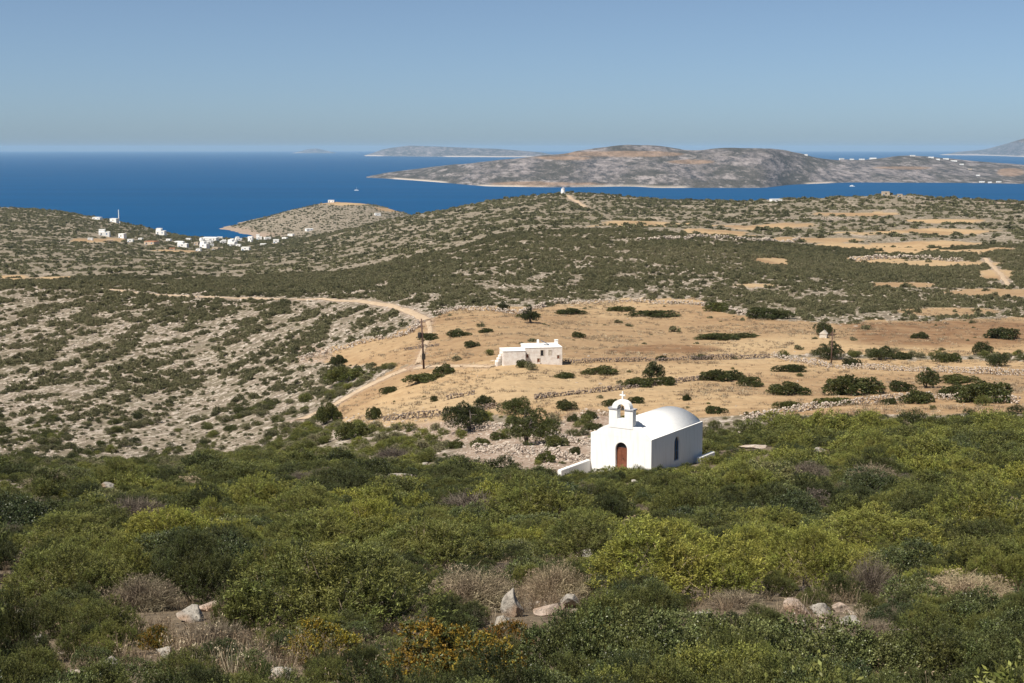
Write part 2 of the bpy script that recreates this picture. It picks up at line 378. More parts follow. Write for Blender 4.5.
def field_mask(px, py, x, y):
    jx = px + (fbm(x / 9, y / 14, 41, 3) - 0.5) * 34; jy = py + (fbm(x / 9, y / 14, 47, 3) - 0.5) * 9
    far = y > 118
    f = ((inpoly(jx, jy, FIELD_A) & (y < 420)) | (inpoly(jx, jy, FIELD_B) & (y < 300))) & far
    f = f.astype(float)
    for cx, cy, a, b in PATCH:
        d = ((px - cx) / a) ** 2 + ((py - cy) / b) ** 2 + (fbm(x / 34, y / 40, 53, 4) - 0.5) * 4.2
        f = np.maximum(f, sstep(1.15, 0.75, d) * (y > 280))
    return f
FRONT_X = [-400, 0, 100, 200, 280, 330, 420, 500, 560, 600, 690, 715, 800, 900, 1024, 1400]
FRONT_Y = [502, 500, 497, 487, 472, 464, 470, 478, 482, 484, 470, 436, 426, 424, 420, 420]
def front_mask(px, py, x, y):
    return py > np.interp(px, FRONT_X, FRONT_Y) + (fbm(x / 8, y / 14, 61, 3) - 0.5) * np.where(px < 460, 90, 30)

# ------------------------------------------------------------------ dirt paths
t = NT('pale_dirt'); p = t.coord(); n1 = t.noise(p, 0.8, 5); n2 = t.noise(p, 5, 5)
c = t.mix(t.rng(n1, 0.35, 0.65), (0.44, 0.34, 0.235), (0.35, 0.255, 0.17)); c = t.mix(t.rng(n2, 0.5, 0.7, 0, 0.4), c, (0.55, 0.46, 0.36))
M['dirt'] = t.end(t.bsdf(c, 0.95, t.bump(n2, 0.4, 0.08), 0.1))
PATH_PTS = []
def dirt_path(pts, width, label):
    P = [at(*q) for q in pts]; pl = []
    for a, b in zip(P, P[1:]):
        n = max(2, int((b - a).length / 1.5))
        pl += [(a.x + (b.x - a.x) * k / n, a.y + (b.y - a.y) * k / n) for k in range(n)]
    pl = np.array(pl + [(P[-1].x, P[-1].y)])
    ker = np.ones(9) / 9
    sm = np.stack([np.convolve(np.pad(pl[:, k], 4, mode='edge'), ker, 'valid') for k in (0, 1)], -1)
    d = np.gradient(sm, axis=0); d /= np.linalg.norm(d, axis=1)[:, None] + 1e-9
    nrm = np.stack([-d[:, 1], d[:, 0]], -1); wv = width * (0.8 + 0.4 * fbm(np.arange(len(sm)) / 6, np.zeros(len(sm)), 5, 2))
    k = np.linspace(-0.5, 0.5, 7)
    XY = sm[:, None] + nrm[:, None] * (k[None, :, None] * wv[:, None, None])
    zz = height(XY[..., 0], XY[..., 1]) + 0.14 - 0.10 * np.abs(k * 2)[None] ** 3
    me = mesh_np('dirt_path', np.concatenate([XY, zz[..., None]], -1), 4, grid_idx(len(sm), 7), smooth=True)
    tag(link('dirt_path', me, M['dirt']), label, kind='structure')
    PATH_PTS.append((sm, width))
dirt_path([(106, 289), (125, 291), (150, 295), (200, 297), (270, 298.5), (300, 299.5), (330, 299.5), (362, 301.5), (388, 305), (408, 311), (428, 321)], 2.2, 'pale dirt road running along the top of the rocky slope')
dirt_path([(428, 321), (431, 332), (424, 348), (417, 366)], 0.9, 'faint pale track from the dirt road bend to the utility pole')
dirt_path([(415, 366), (398, 373), (378, 380), (362, 387), (348, 398), (328, 408), (290, 423)], 2.6, 'pale dirt track curving down past the field edge')
dirt_path([(410, 369), (440, 366), (470, 366), (500, 367)], 1.3, 'pale path from the track to the farmhouse')
dirt_path([(566, 195), (571, 199), (580, 204), (588, 208)], 4.5, 'pale track climbing to the hilltop marker')
dirt_path([(985, 258), (995, 268), (1003, 278), (1012, 288)], 1.5, 'pale track crossing the terraces far to the right')
def near_path(x, y, pad=0.6):
    m = np.zeros(len(x), bool)
    for sm, w in PATH_PTS:
        for k in range(0, len(sm), 2):
            m |= (x - sm[k, 0]) ** 2 + (y - sm[k, 1]) ** 2 < (w / 2 + pad) ** 2
    return m

# ------------------------------------------------------------------ the land itself
NS, NR = 900, 820
s = np.linspace(-0.62, 0.62, NS); lg = np.linspace(LG0, LG1, NR); yy = np.exp(lg) - 25
X = s[None, :] * (yy[:, None] + 25); Y = np.repeat(yy[:, None], NS, 1)
Z = height(X, Y)
PX, PY = proj(X, Y, Z)
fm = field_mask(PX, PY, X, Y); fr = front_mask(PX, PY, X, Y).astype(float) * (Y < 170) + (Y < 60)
fr = np.clip(fr, 0, 1)
brown = sstep(0.45, 0.6, fbm(X / 60, Y / 45, 71, 3)) * 0.5 * fm
for cx, cy, a, b in [(945, 334, 125, 14), (660, 349, 60, 5)]:
    brown = np.maximum(brown, 1.0 * sstep(1.3, 0.6, ((PX - cx) / a) ** 2 + ((PY - cy) / b) ** 2 + (fbm(X / 15, Y / 15, 77, 3) - 0.5)) * fm)
pale = np.zeros_like(fm)
for cx, cy, a, b in [(530, 456, 75, 20), (460, 432, 60, 12), (310, 355, 22, 9), (560, 445, 40, 20), (590, 425, 30, 16), (1010, 200, 34, 3.5)]:
    pale = np.maximum(pale, sstep(1.3, 0.6, ((PX - cx) / a) ** 2 + ((PY - cy) / b) ** 2) * (Y > 100))
for sm, w in PATH_PTS:
    m = (X > sm[:, 0].min() - 9) & (X < sm[:, 0].max() + 9) & (Y > sm[:, 1].min() - 9) & (Y < sm[:, 1].max() + 9)
    d2 = np.full(int(m.sum()), 1e9); xm, ym = X[m], Y[m]
    for k in range(0, len(sm), 2): d2 = np.minimum(d2, (xm - sm[k, 0]) ** 2 + (ym - sm[k, 1]) ** 2)
    pale[m] = np.maximum(pale[m], sstep(w * 0.75 + 1.0, w * 0.5, np.sqrt(d2)) * 0.8)
shore = sstep(5.0, 2.0, Z) * (Y > 1200)
pale = np.maximum(pale, shore)
cover = sstep(560, 760, Y) * (1 - 0.55 * ((PX > 235) & (PX < 420) & (Y > 2150)))
me = mesh_np('terrain', np.stack([X, Y, Z], -1), 4, grid_idx(NR, NS), smooth=True)
ca = me.attributes.new('zone', 'FLOAT_COLOR', 'POINT')
ca.data.foreach_set('color', np.stack([fm, brown, pale, fr], -1).astype(np.float32).ravel())

cv = me.attributes.new('cover', 'FLOAT', 'POINT'); cv.data.foreach_set('value', np.ascontiguousarray(cover, np.float32).ravel())
t = NT('island_ground'); p = t.coord(); z = t.attr('zone'); sep = t.n('ShaderNodeSeparateColor'); t.l(z.outputs['Color'], sep.inputs[0])
n_s = t.noise(p, 0.35, 6, 0.65); n_m = t.noise(p, 0.09, 4, 0.6); n_l = t.noise(p, 0.018, 4); n_f = t.noise(p, 2.4, 5, 0.7)
st = t.vor(p, 0.9); st2 = t.vor(p, 2.6)
rocky = t.mix(t.rng(n_s, 0.38, 0.62), (0.33, 0.27, 0.215), (0.20, 0.155, 0.118))
rocky = t.mix(t.rng(st, 0.12, 0.42, 0.65, 0.0), rocky, (0.56, 0.50, 0.43))
rocky = t.mix(t.rng(n_m, 0.40, 0.62, 0.0, 0.7), rocky, (0.165, 0.13, 0.085))
rocky = t.mix(t.rng(t.noise(p, 0.22, 5, 0.7), 0.46, 0.60, 0.0, 0.65), rocky, (0.125, 0.115, 0.062))
rocky = t.mix(t.rng(n_f, 0.5, 0.7, 0.0, 0.5), rocky, (0.17, 0.13, 0.10))
fstr = t.noise(t.mapping(p, (0.05, 0.32, 1), (0, 0, 0.15)), 1.0, 5, 0.65)
field = t.mix(t.rng(fstr, 0.38, 0.62), (0.44, 0.315, 0.180), (0.37, 0.248, 0.135))
field = t.mix(t.rng(n_s, 0.46, 0.70, 0, 0.5), field, (0.29, 0.19, 0.105))
field = t.mix(t.rng(n_l, 0.42, 0.6, 0, 0.5), field, (0.40, 0.30, 0.18))
field = t.mix(t.rng(n_f, 0.45, 0.75, 0, 0.28), field, (0.24, 0.155, 0.085))
cov = t.attr('cover').outputs['Fac']
heath = t.mix(t.rng(n_s, 0.4, 0.6), (0.115, 0.105, 0.062), (0.185, 0.15, 0.105))
rocky = t.mix(t.math('MULTIPLY', cov, t.rng(n_m, 0.35, 0.6, 0.35, 1.0)), rocky, heath)
rocky = t.mix(t.math('MULTIPLY', cov, t.rng(t.noise(t.mapping(p, (1, 0.4, 1)), 0.05, 5, 0.7), 0.55, 0.68, 0.0, 0.75)), rocky, (0.44, 0.36, 0.29))
spv = t.mapping(t.mapping(p, (1, 1, 1), (0, 0, 0.36)), (1.0, 0.36, 1.0))
spk = t.noise(spv, 1.0, 6, 0.72); spk2 = t.noise(t.mapping(p, (1, 0.45, 1)), 0.9, 4, 0.7)
rocky = t.mix(t.rng(spk, 0.44, 0.54, 0.85, 0.0), rocky, t.mix(t.rng(n_f, 0.4, 0.6), (0.12, 0.105, 0.072), (0.19, 0.155, 0.118)))
rocky = t.mix(t.math('MULTIPLY', t.rng(spk, 0.52, 0.59, 0.0, 0.85), t.math('SUBTRACT', 1.0, t.math('MULTIPLY', cov, 0.55))), rocky, t.mix(t.rng(n_f, 0.35, 0.6), (0.53, 0.475, 0.41), (0.34, 0.285, 0.235)))
rocky = t.mix(t.math('MULTIPLY', cov, t.rng(spk2, 0.56, 0.64, 0.0, 0.5)), rocky, (0.46, 0.385, 0.315))
c = t.mix(sep.outputs[0], rocky, field)
c = t.mix(t.math('MULTIPLY', sep.outputs[1], t.rng(n_s, 0.3, 0.6, 0.6, 1.0)), c, t.mix(t.rng(fstr, 0.4, 0.6), (0.21, 0.122, 0.065), (0.165, 0.095, 0.052)))
stone = t.mix(t.rng(st2, 0.1, 0.5), (0.52, 0.44, 0.36), (0.28, 0.20, 0.15))
c = t.mix(t.math('MULTIPLY', sep.outputs[2], 0.75), c, stone)
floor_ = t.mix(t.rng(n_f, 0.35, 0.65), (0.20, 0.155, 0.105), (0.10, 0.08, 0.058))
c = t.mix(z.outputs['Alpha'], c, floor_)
hgt = t.math('ADD', t.math('MULTIPLY', n_s, 1.2), t.math('ADD', t.math('MULTIPLY', n_f, 0.4), t.math('MULTIPLY', st, -0.5)))
M['ground'] = t.end(t.bsdf(c, 0.95, t.bump(hgt, 0.7, 0.5), 0.1))
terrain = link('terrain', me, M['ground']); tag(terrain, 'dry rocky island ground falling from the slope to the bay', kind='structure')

# ------------------------------------------------------------------ islands across the water
def island(name, shore, skyline, label, back=1.22, mat=None, seed=0, rough=1.0, fields=()):
    x0, x1 = shore[0][0], shore[-1][0]
    nc, nr = 340, 90
    cx = np.linspace(x0, x1, nc); sp = np.interp(cx, *zip(*shore)); tp = np.interp(cx, *zip(*skyline))
    k = np.exp(-0.5 * (np.arange(-8, 9) / 3.2) ** 2); k /= k.sum()
    sm = lambda a: np.convolve(np.pad(a, 8, mode='edge'), k, 'valid')
    sp, tp = sm(sp), sm(tp)
    Ys = CAMZ / -np.array([ratio(v) for v in sp])
    e0 = np.clip((cx - x0) / 60.0, 0.02, 1) * (np.clip((x1 - cx) / 60.0, 0.02, 1) if x1 < 1040 else 1.0)
    Yc = Ys * (1 + (back - 1) * e0 ** 0.7); zt = CAMZ + Yc * np.array([ratio(v) for v in tp])
    zt = np.maximum(zt, 3.0)
    tt = np.linspace(0, 2.0, nr)[:, None]
    Yv = Ys[None] + (Yc - Ys)[None] * tt
    prof = np.where(tt <= 1, (1 - (1 - tt) ** 1.5) * 0.8 + 0.2 * tt, np.cos((tt - 1) * math.pi / 2) ** 0.8)
    Xv = (cx[None] - 512) / F * Yv * 0.991
    W = Yc.mean() / 6000
    rg = 1 - 2 * np.abs(fbm(Xv / (230 * W), Yv / (1500 * W), seed + 3, 4, 0.55) - 0.5)
    n = 1.1 * (fbm(Xv / (420 * W), Yv / (1100 * W), seed, 5, 0.6) - 0.5) + 0.7 * (rg - 0.8)
    amp = np.sin(np.clip(tt, 0, 2) * math.pi / 2) * np.clip(1.2 - np.abs(tt - 0.75), 0.3, 1)
    edge = np.minimum(1, np.minimum(cx - x0, x1 - cx) / 18.0)[None] if x1 < 1040 else np.minimum(1, (cx - x0) / 18.0)[None]
    Zv = zt[None] * prof * np.clip(edge, 0, 1) ** 0.6 + n * amp * zt[None] * 0.50 * rough * (1 - 0.8 * np.exp(-((tt - 1) / 0.2) ** 2))
    Zv = np.where(tt <= 0.001, -2, np.where(tt >= 1.99, -3, np.maximum(Zv, 1.5 * (tt > 0.005))))
    px, py = proj(Xv, Yv, Zv)
    fmk = np.zeros_like(Zv)
    for fx, fy, a, b in fields:
        d = ((px - fx) / a) ** 2 + ((py - fy) / b) ** 2 + (fbm(Xv / 200, Yv / 300, seed + 5, 3) - 0.5) * 1.6
        fmk = np.maximum(fmk, sstep(1.2, 0.7, d))
    sh = sstep(6 * W, 2.0 * W, Zv) * sstep(0.36, 0.56, fbm(Xv / (160 * W), Yv * 0 + seed, seed + 9, 3))
    me = mesh_np(name, np.stack([Xv, Yv, Zv], -1), 4, grid_idx(nr, nc), smooth=True)
    ca = me.attributes.new('zone', 'FLOAT_COLOR', 'POINT')
    ca.data.foreach_set('color', np.stack([fmk, 0 * fmk, sh, 0 * fmk + 1], -1).astype(np.float32).ravel())
    o = link(name, me, mat); tag(o, label, kind='structure'); return o
t = NT('far_island_ground'); p = t.coord(); z = t.attr('zone'); sep = t.n('ShaderNodeSeparateColor'); t.l(z.outputs['Color'], sep.inputs[0])
pm_ = t.mapping(p, (1, 0.2, 2.5)); n1 = t.noise(pm_, 0.0048, 6, 0.72); n2 = t.noise(pm_, 0.026, 5, 0.8)
fld = t.mix(t.rng(n2, 0.40, 0.62), (0.36, 0.245, 0.155), (0.20, 0.14, 0.09))
c = t.mix(t.rng(n2, 0.40, 0.60), (0.285, 0.255, 0.24), (0.062, 0.062, 0.062))
c = t.mix(t.rng(n1, 0.42, 0.56, 0, 0.8), c, (0.058, 0.056, 0.042))
n3 = t.noise(t.mapping(p, (1, 0.3, 4)), 0.013, 6, 0.78)
c = t.mix(t.rng(n3, 0.53, 0.62, 0, 0.85), c, (0.36, 0.325, 0.305))
c = t.mix(t.math('MULTIPLY', sep.outputs[0], 0.75), c, fld)
c = t.mix(1.0, c, (0.80, 0.78, 0.80), 'MULTIPLY')
c = t.mix(t.math('MULTIPLY', sep.outputs[2], 0.85), c, (0.50, 0.43, 0.36))
M['far_ground'] = t.end(t.bsdf(c, 0.95, t.bump(n2, 0.6, 14.0), 0.05))
isl = island('island', [(366, 177.5), (400, 179.5), (440, 182.5), (485, 186.5), (560, 187.5), (620, 186.5), (640, 186.5), (652, 188), (700, 188), (770, 188), (785, 185), (850, 182.5), (970, 183), (1024, 184), (1250, 184)],
       [(366, 176.5), (385, 173), (420, 168.5), (445, 165.5), (470, 163.5), (500, 160), (540, 156), (575, 152), (610, 147), (632, 144.5), (660, 145.5), (676, 149.5), (690, 153), (715, 150), (740, 148.5), (780, 149), (800, 153), (815, 157), (835, 160), (860, 160), (885, 158.5), (905, 155), (925, 156), (945, 158), (970, 161), (1000, 163), (1024, 165), (1250, 164)],
       'long rocky island with brown hills across the channel', 1.2, M['far_ground'], 11, fields=[(615, 154, 62, 3.2), (565, 158, 30, 2.2), (545, 184, 55, 2.2), (1012, 172, 14, 4), (690, 162, 22, 2), (905, 168, 30, 2)])
island('island', [(364, 156), (430, 156.8), (500, 157.2), (560, 157.2)], [(364, 153), (390, 148), (410, 145.5), (440, 146.5), (470, 148), (500, 149), (530, 151.5), (560, 154)], 'pale distant island faded by haze near the horizon', 1.05, M['far_ground'], 23, 0.6)
island('island', [(940, 155), (985, 155.5), (1024, 157), (1250, 157)], [(940, 153.5), (985, 149.5), (1005, 144), (1024, 138.5), (1080, 128), (1250, 128)], 'hazy headland rising at the far end of the horizon', 1.05, M['far_ground'], 29, 0.5)
island('island', [(292, 153.2), (338, 153.2)], [(292, 152), (306, 149), (316, 148.5), (328, 150), (338, 152)], 'faint tiny islet on the hazy horizon', 1.03, M['far_ground'], 31, 0.4)

# ------------------------------------------------------------------ haze over everything
t = NT('haze_air'); pv = t.n('ShaderNodeVolumePrincipled'); pv.inputs['Color'].default_value = (0.46, 0.67, 0.86, 1); pv.inputs['Density'].default_value = 2.5e-5; pv.inputs['Anisotropy'].default_value = 0.0
t.l(pv.outputs[0], t.out.inputs['Volume'])
mb = MB(); mb.box(-46000, 46000, -2600, 61000, -5, 215)
haze = mb.build('haze', t.m); tag(haze, 'thin pale summer haze over land and sea', kind='stuff')

# ------------------------------------------------------------------ chapel
CH_R = R(-33)
c0 = at_y(651, 476, 105.0)
CHW, CHL = 5.25, 8.9
zc = CAMZ + 105.0 * ratio(441) - 2.85
chapel = empty('chapel', (c0.x, c0.y, zc), CH_R)
tag(chapel, 'small white chapel with arched roof, bell gable and brown door', 'chapel')
CENT = -CHW / 2
def arc(cx, a, h, z0, n=20):
    r = (a * a + h * h) / (2 * h); th = math.asin(min(1, a / r)); th = th if h <= a else math.pi - th
    return [(cx + r * math.sin(-th + 2 * th * k / n), z0 + h - r + r * math.cos(-th + 2 * th * k / n)) for k in range(n + 1)]
EAV = 2.85
mb = MB(); mb.box(-CHW, 0, 0.0, CHL, -2.2, EAV)
walls = mb.build('walls', M['white'], chapel)
bpy.context.view_layer.update()
def arch_cut(cx, w, z0, zs, y0, y1):
    m = MB(); pts = [(cx - w / 2, z0), (cx + w / 2, z0)] + [(cx + w / 2 * math.cos(math.pi * k / 12), zs + w / 2 * math.sin(math.pi * k / 12)) for k in range(13)]
    m.prism(pts, y0, y1); return m
DW = 1.02; DZ = 0.32
cut1 = arch_cut(CENT + 0.05, DW, DZ, DZ + 1.62, -0.5, 0.34).build('c', None, mesh_only=True)
m2 = arch_cut(4.3, 0.86, 0.55, 2.02, -0.3, 0.34)
bmesh.ops.transform(m2.bm, matrix=Matrix.Rotation(R(90), 4, 'Z'), verts=m2.bm.verts)     # x->y, y->-x
cut2 = m2.build('c', None, mesh_only=True)
subtract(walls, [cut1, cut2])
mb = MB(); mb.prism([(CENT - 2.5, EAV - 0.02)] + arc(CENT, 2.5, 1.02, EAV + 0.002, 40) + [(CENT + 2.5, EAV - 0.02)], 0.36, CHL - 0.02)
vault = mb.build('vaulted_roof', M['white'], chapel)
for pl in vault.data.polygons: pl.use_smooth = abs(pl.normal.y) < 0.5
mb = MB(); mb.prism([(CENT - 2.38, EAV + 0.003)] + arc(CENT, 2.44, 1.05, EAV + 0.006, 32) + [(CENT + 2.38, EAV + 0.003)], -0.004, 0.36)
mb.box(-CHW - 0.003, -CHW + 0.42, -0.006, 0.40, EAV + 0.001, EAV + 0.09)
mb.build('gable', M['white'], chapel)
mb = MB(); mb.box(-CHW - 0.03, CENT - 2.52, 0.42, CHL - 0.01, EAV + 0.002, EAV + 0.07); mb.box(CENT + 2.52, 0.02, -0.01, CHL - 0.01, EAV + 0.002, EAV + 0.07)
mb.build('eaves', M['white'], chapel)
# apse behind
mb = MB(); mb.lathe([(1.25, -1.8), (1.25, 1.9), (1.05, 2.35), (0.6, 2.65), (0.05, 2.75)], 24, (CENT, CHL, 0)); mb.build('apse', M['white'], chapel, smooth=True)
# bell gable
bg = empty('bell_gable', (0, 0, 0)); bg.parent = chapel
T0 = EAV + 0.7; TP = EAV + 2.12
mb = MB()
mb.box(CENT - 1.03, CENT + 1.03, -0.03, 0.50, T0, EAV + 1.42)
mb.box(CENT - 1.03, CENT - 0.32, -0.03, 0.50, EAV + 1.415, TP)
mb.box(CENT + 0.32, CENT + 1.03, -0.03, 0.50, EAV + 1.415, TP)
mb.build('pillars', M['white'], bg)
mb = MB(); mb.box(CENT - 1.10, CENT - 0.30, -0.09, 0.56, TP, TP + 0.11); mb.box(CENT + 0.30, CENT + 1.10, -0.09, 0.56, TP, TP + 0.11)
mb.build('cornice', M['grey_trim'], bg)
mb = MB(); ZA = TP + 0.11
outer = [(CENT + 0.78 * math.cos(math.pi * k / 16), ZA + 0.66 * math.sin(math.pi * k / 16)) for k in range(17)]
inner = [(CENT + 0.32 * math.cos(math.pi * k / 16), ZA + 0.32 * math.sin(math.pi * k / 16)) for k in range(16, -1, -1)]
mb.prism(outer + inner, -0.02, 0.48); ar = mb.build('arch', M['white'], bg)
mb = MB(); mb.box(CENT - 0.055, CENT + 0.055, 0.18, 0.28, ZA + 0.62, ZA + 1.28); mb.box(CENT - 0.24, CENT + 0.24, 0.182, 0.278, ZA + 0.93, ZA + 1.04)
mb.build('cross', M['white'], bg, 0.01)
mb = MB(); mb.lathe([(0.16, 0), (0.145, 0.05), (0.105, 0.14), (0.085, 0.22), (0.05, 0.27), (0.02, 0.28)], 14, (CENT, 0.23, ZA - 0.18)); mb.cyl((CENT - 0.33, 0.23, ZA + 0.12), (CENT + 0.33, 0.23, ZA + 0.12), 0.02)
mb.build('bell', M['iron'], bg, smooth=False)
# door
dr = empty('door', (0, 0, 0)); dr.parent = chapel
DX = CENT + 0.05
mb = MB(); mb.box(DX - DW / 2 + 0.06, DX + DW / 2 - 0.06, 0.22, 0.27, DZ, DZ + 1.58)
for sx in (-1, 1):
    for z0, z1 in ((0.12, 0.62), (0.72, 1.46)): mb.box(DX + sx * 0.22 - 0.15, DX + sx * 0.22 + 0.15, 0.205, 0.222, DZ + z0, DZ + z1)
mb.build('door_leaf', M['door'], dr, 0.008)
mb = MB(); mb.box(DX - DW / 2, DX - DW / 2 + 0.06, 0.2, 0.3, DZ, DZ + 1.6); mb.box(DX + DW / 2 - 0.06, DX + DW / 2, 0.2, 0.3, DZ, DZ + 1.6); mb.box(DX - DW / 2, DX + DW / 2, 0.2, 0.3, DZ + 1.6, DZ + 1.68)
mb.build('door_frame', M['door'], dr)
mb = MB(); mb.prism([(DX + 0.50 * math.cos(math.pi * k / 12), DZ + 1.685 + 0.44 * math.sin(math.pi * k / 12)) for k in range(13)], 0.24, 0.27); mb.build('fanlight', M['dark'], dr)
mb = MB(); mb.cyl((DX + 0.06, 0.17, DZ + 0.85), (DX + 0.06, 0.21, DZ + 0.85), 0.03); mb.box(DX + 0.03, DX + 0.16, 0.155, 0.17, DZ + 0.84, DZ + 0.865); mb.build('handle', M['iron'], dr)
mb = MB(); mb.box(DX - 0.75, DX + 0.75, -0.55, -0.002, DZ - 0.9, DZ - 0.01); mb.build('doorstep', M['white'], chapel, 0.02)
# side window
win = empty('window', (0, 4.3, 0), R(90)); win.parent = chapel
m2 = arch_cut(0, 0.82, 0.57, 2.02, 0.13, 0.15); m2.build('pane', M['glass'], win)
mb = MB()
for a, b in ((-0.42, -0.38), (0.38, 0.42), (-0.015, 0.015)): mb.box(a, b, 0.10, 0.128, 0.56, 2.04 if abs(a) > 0.1 else 2.40)
mb.box(-0.38, 0.38, 0.102, 0.126, 1.3, 1.33); mb.build('frame', M['blue'], win)
# low walls beside the chapel
def low_wall(name, p0, p1, z0, h, label, th=0.34):
    L = (Vector(p1) - Vector(p0)).length; d = Vector(p1) - Vector(p0)
    o = MB(); o.box(0, L, -th / 2, th / 2, -2.0, h)
    ob = o.build(name, M['white'], None, 0.03)
    a = chapel.matrix_world @ Vector((p0[0], p0[1], 0)); ob.location = (a.x, a.y, z0); ob.rotation_euler = (0, 0, CH_R + math.atan2(d.y, d.x))
    tag(ob, label, 'wall'); return ob
low_wall('courtyard_wall', (-CHW - 0.17, -0.01), (-CHW - 0.17, -4.4), zc, 0.78, 'low white wall running forward from the chapel front corner')
low_wall('terrace_wall', (0.5, 7.2), (0.5, 9.9), zc, 0.32, 'short low white wall behind the shaded side of the chapel')

# ------------------------------------------------------------------ farmhouse in the fields
fp = at(525, 364)
fh = empty('farmhouse', fp, R(9)); tag(fh, 'weathered whitewashed farmhouse alone in the golden fields', 'house')
mb = MB(); mb.box(0.0, 5.5, 0, 3.8, -1, 2.28); mb.build('main_block', M['old_white'], fh)
mb = MB(); mb.box(-0.04, 5.54, -0.04, 3.84, 2.28, 2.38); mb.box(-0.04, 5.54, 3.6, 3.84, 2.38, 2.5); mb.build('flat_roof', M['white'], fh, 0.03)
mb = MB(); mb.box(-3.3, -0.004, -0.6, 3.0, -1, 1.95); mb.build('annex', M['old_white'], fh, 0.03)
mb = MB(); mb.box(-3.34, -0.004, -0.64, 3.04, 1.952, 2.03); mb.build('annex_roof', M['white'], fh)
mb = MB()
for k in range(4): mb.box(-4.2 + 0.22 * k, -3.304, 0.2, 1.5, -1, 0.4 * (k + 1))
mb.build('steps', M['old_white'], fh)
mb = MB(); mb.box(5.0, 5.45, 3.0, 3.5, 2.38, 2.95); mb.box(4.96, 5.49, 2.96, 3.54, 2.95, 3.02); mb.build('chimney', M['white'], fh)
mb = MB(); mb.box(2.3, 2.6, 2.9, 3.2, 2.38, 3.1); mb.build('vent_stack', M['white'], fh)
mb = MB(); mb.box(2.75, 4.05, 1.7, 2.8, 2.70, 2.76, Matrix.Rotation(R(28), 4, 'Y')); mb.build('solar_panel', M['panel'], fh)
def fh_win(x0, x1, z0, z1, mat, nm):
    w = MB(); w.box(x0, x1, -0.02, -0.002, z0, z1); o = w.build(nm, mat, fh)
    f = MB(); f.box(x0 - 0.08, x0, -0.05, -0.003, z0, z1); f.box(x1, x1 + 0.08, -0.05, -0.003, z0, z1); f.box(x0 - 0.08, x1 + 0.08, -0.06, -0.003, z1, z1 + 0.1); f.build('frame', M['render_grey'], o)
fh_win(2.3, 2.7, 1.15, 1.95, M['dark'], 'window'); fh_win(3.5, 3.85, 1.25, 1.9, M['render_grey'], 'window'); fh_win(4.75, 5.05, 0.7, 1.15, M['door'], 'window'); fh_win(1.8, 2.15, 0.25, 0.75, M['door'], 'shutter'); fh_win(0.2, 0.5, 0.9, 1.4, M['door'], 'window')

# ------------------------------------------------------------------ poles and masts
pp = at(424, 369)
pole = empty('utility_pole', pp, 0); tag(pole, 'tall brown wooden utility pole with transformer beside the field track', 'utility pole')
ph = 51 * pp.y / F
mb = MB(); mb.cyl((0, 0, -0.5), (-0.34, 0, ph), 0.17, 0.11, 12); mb.build('pole_shaft', M['pole'], pole, smooth=True)
mb = MB(); mb.box(-0.95, 0.30, -0.05, 0.05, ph - 0.55, ph - 0.43); mb.box(-0.85, 0.22, -0.05, 0.05, ph - 1.2, ph - 1.1); mb.build('crossarm', M['pole'], pole)
for x in (-0.85, -0.33, 0.2):
    mb = MB(); mb.cyl((x, 0, ph - 0.43), (x, 0, ph - 0.2), 0.05, 0.035); mb.build('insulator', M['grey_trim'], pole)
mb = MB(); mb.lathe([(0.22, 0), (0.30, 0.05), (0.30, 0.75), (0.24, 0.82), (0.05, 0.86)], 14, (-0.62, -0.05, ph - 2.95)); mb.build('transformer', M['iron'], pole)
mb = MB(); mb.box(-0.3, 0.25, -0.35, -0.16, 1.5, 2.4); mb.build('meter_box', M['iron'], pole)
p2 = at(831, 367)
po2 = empty('utility_pole', p2, 0); tag(po2, 'thin dark utility pole standing behind the round field tree', 'utility pole')
h2 = 36 * p2.y / F
mb = MB(); mb.cyl((0, 0, -0.5), (0.05, 0, h2), 0.12, 0.08, 10); mb.build('pole_shaft', M['pole'], po2, smooth=True)
mb = MB(); mb.box(-0.5, 0.6, -0.05, 0.05, h2 - 0.5, h2 - 0.38); mb.build('crossarm', M['pole'], po2)
pm = at(119, 222.8); hm = 13 * pm.y / F
ms = empty('radio_mast', pm); tag(ms, 'thin white radio mast rising above the coastal village', 'mast')
mb = MB(); mb.cyl((0, 0, -1), (0, 0, hm), 0.8, 0.5, 8); mb.build('mast_shaft', M['hull'], ms)
mb = MB(); mb.box(-1.6, 1.6, -1.6, 1.6, -1, 1.5); mb.build('plinth', M['far_white'], ms)
bp = at(563, 194.2)
bc = empty('windmill_tower', bp); tag(bc, 'small pale round tower on the crest of the middle hill', 'tower')
mb = MB(); mb.lathe([(2.3, -1), (2.1, 2.5), (1.9, 5.0), (1.95, 5.2)], 16); mb.build('tower_wall', M['far_white'], bc)
mb = MB(); mb.lathe([(2.1, 5.22), (1.2, 6.2), (0.1, 6.9)], 16); mb.build('cap', M['grey_trim'], bc)
mb = MB(); mb.box(-0.5, 0.5, -2.35, -2.1, -0.5, 1.7); mb.build('doorway', M['dark'], bc)

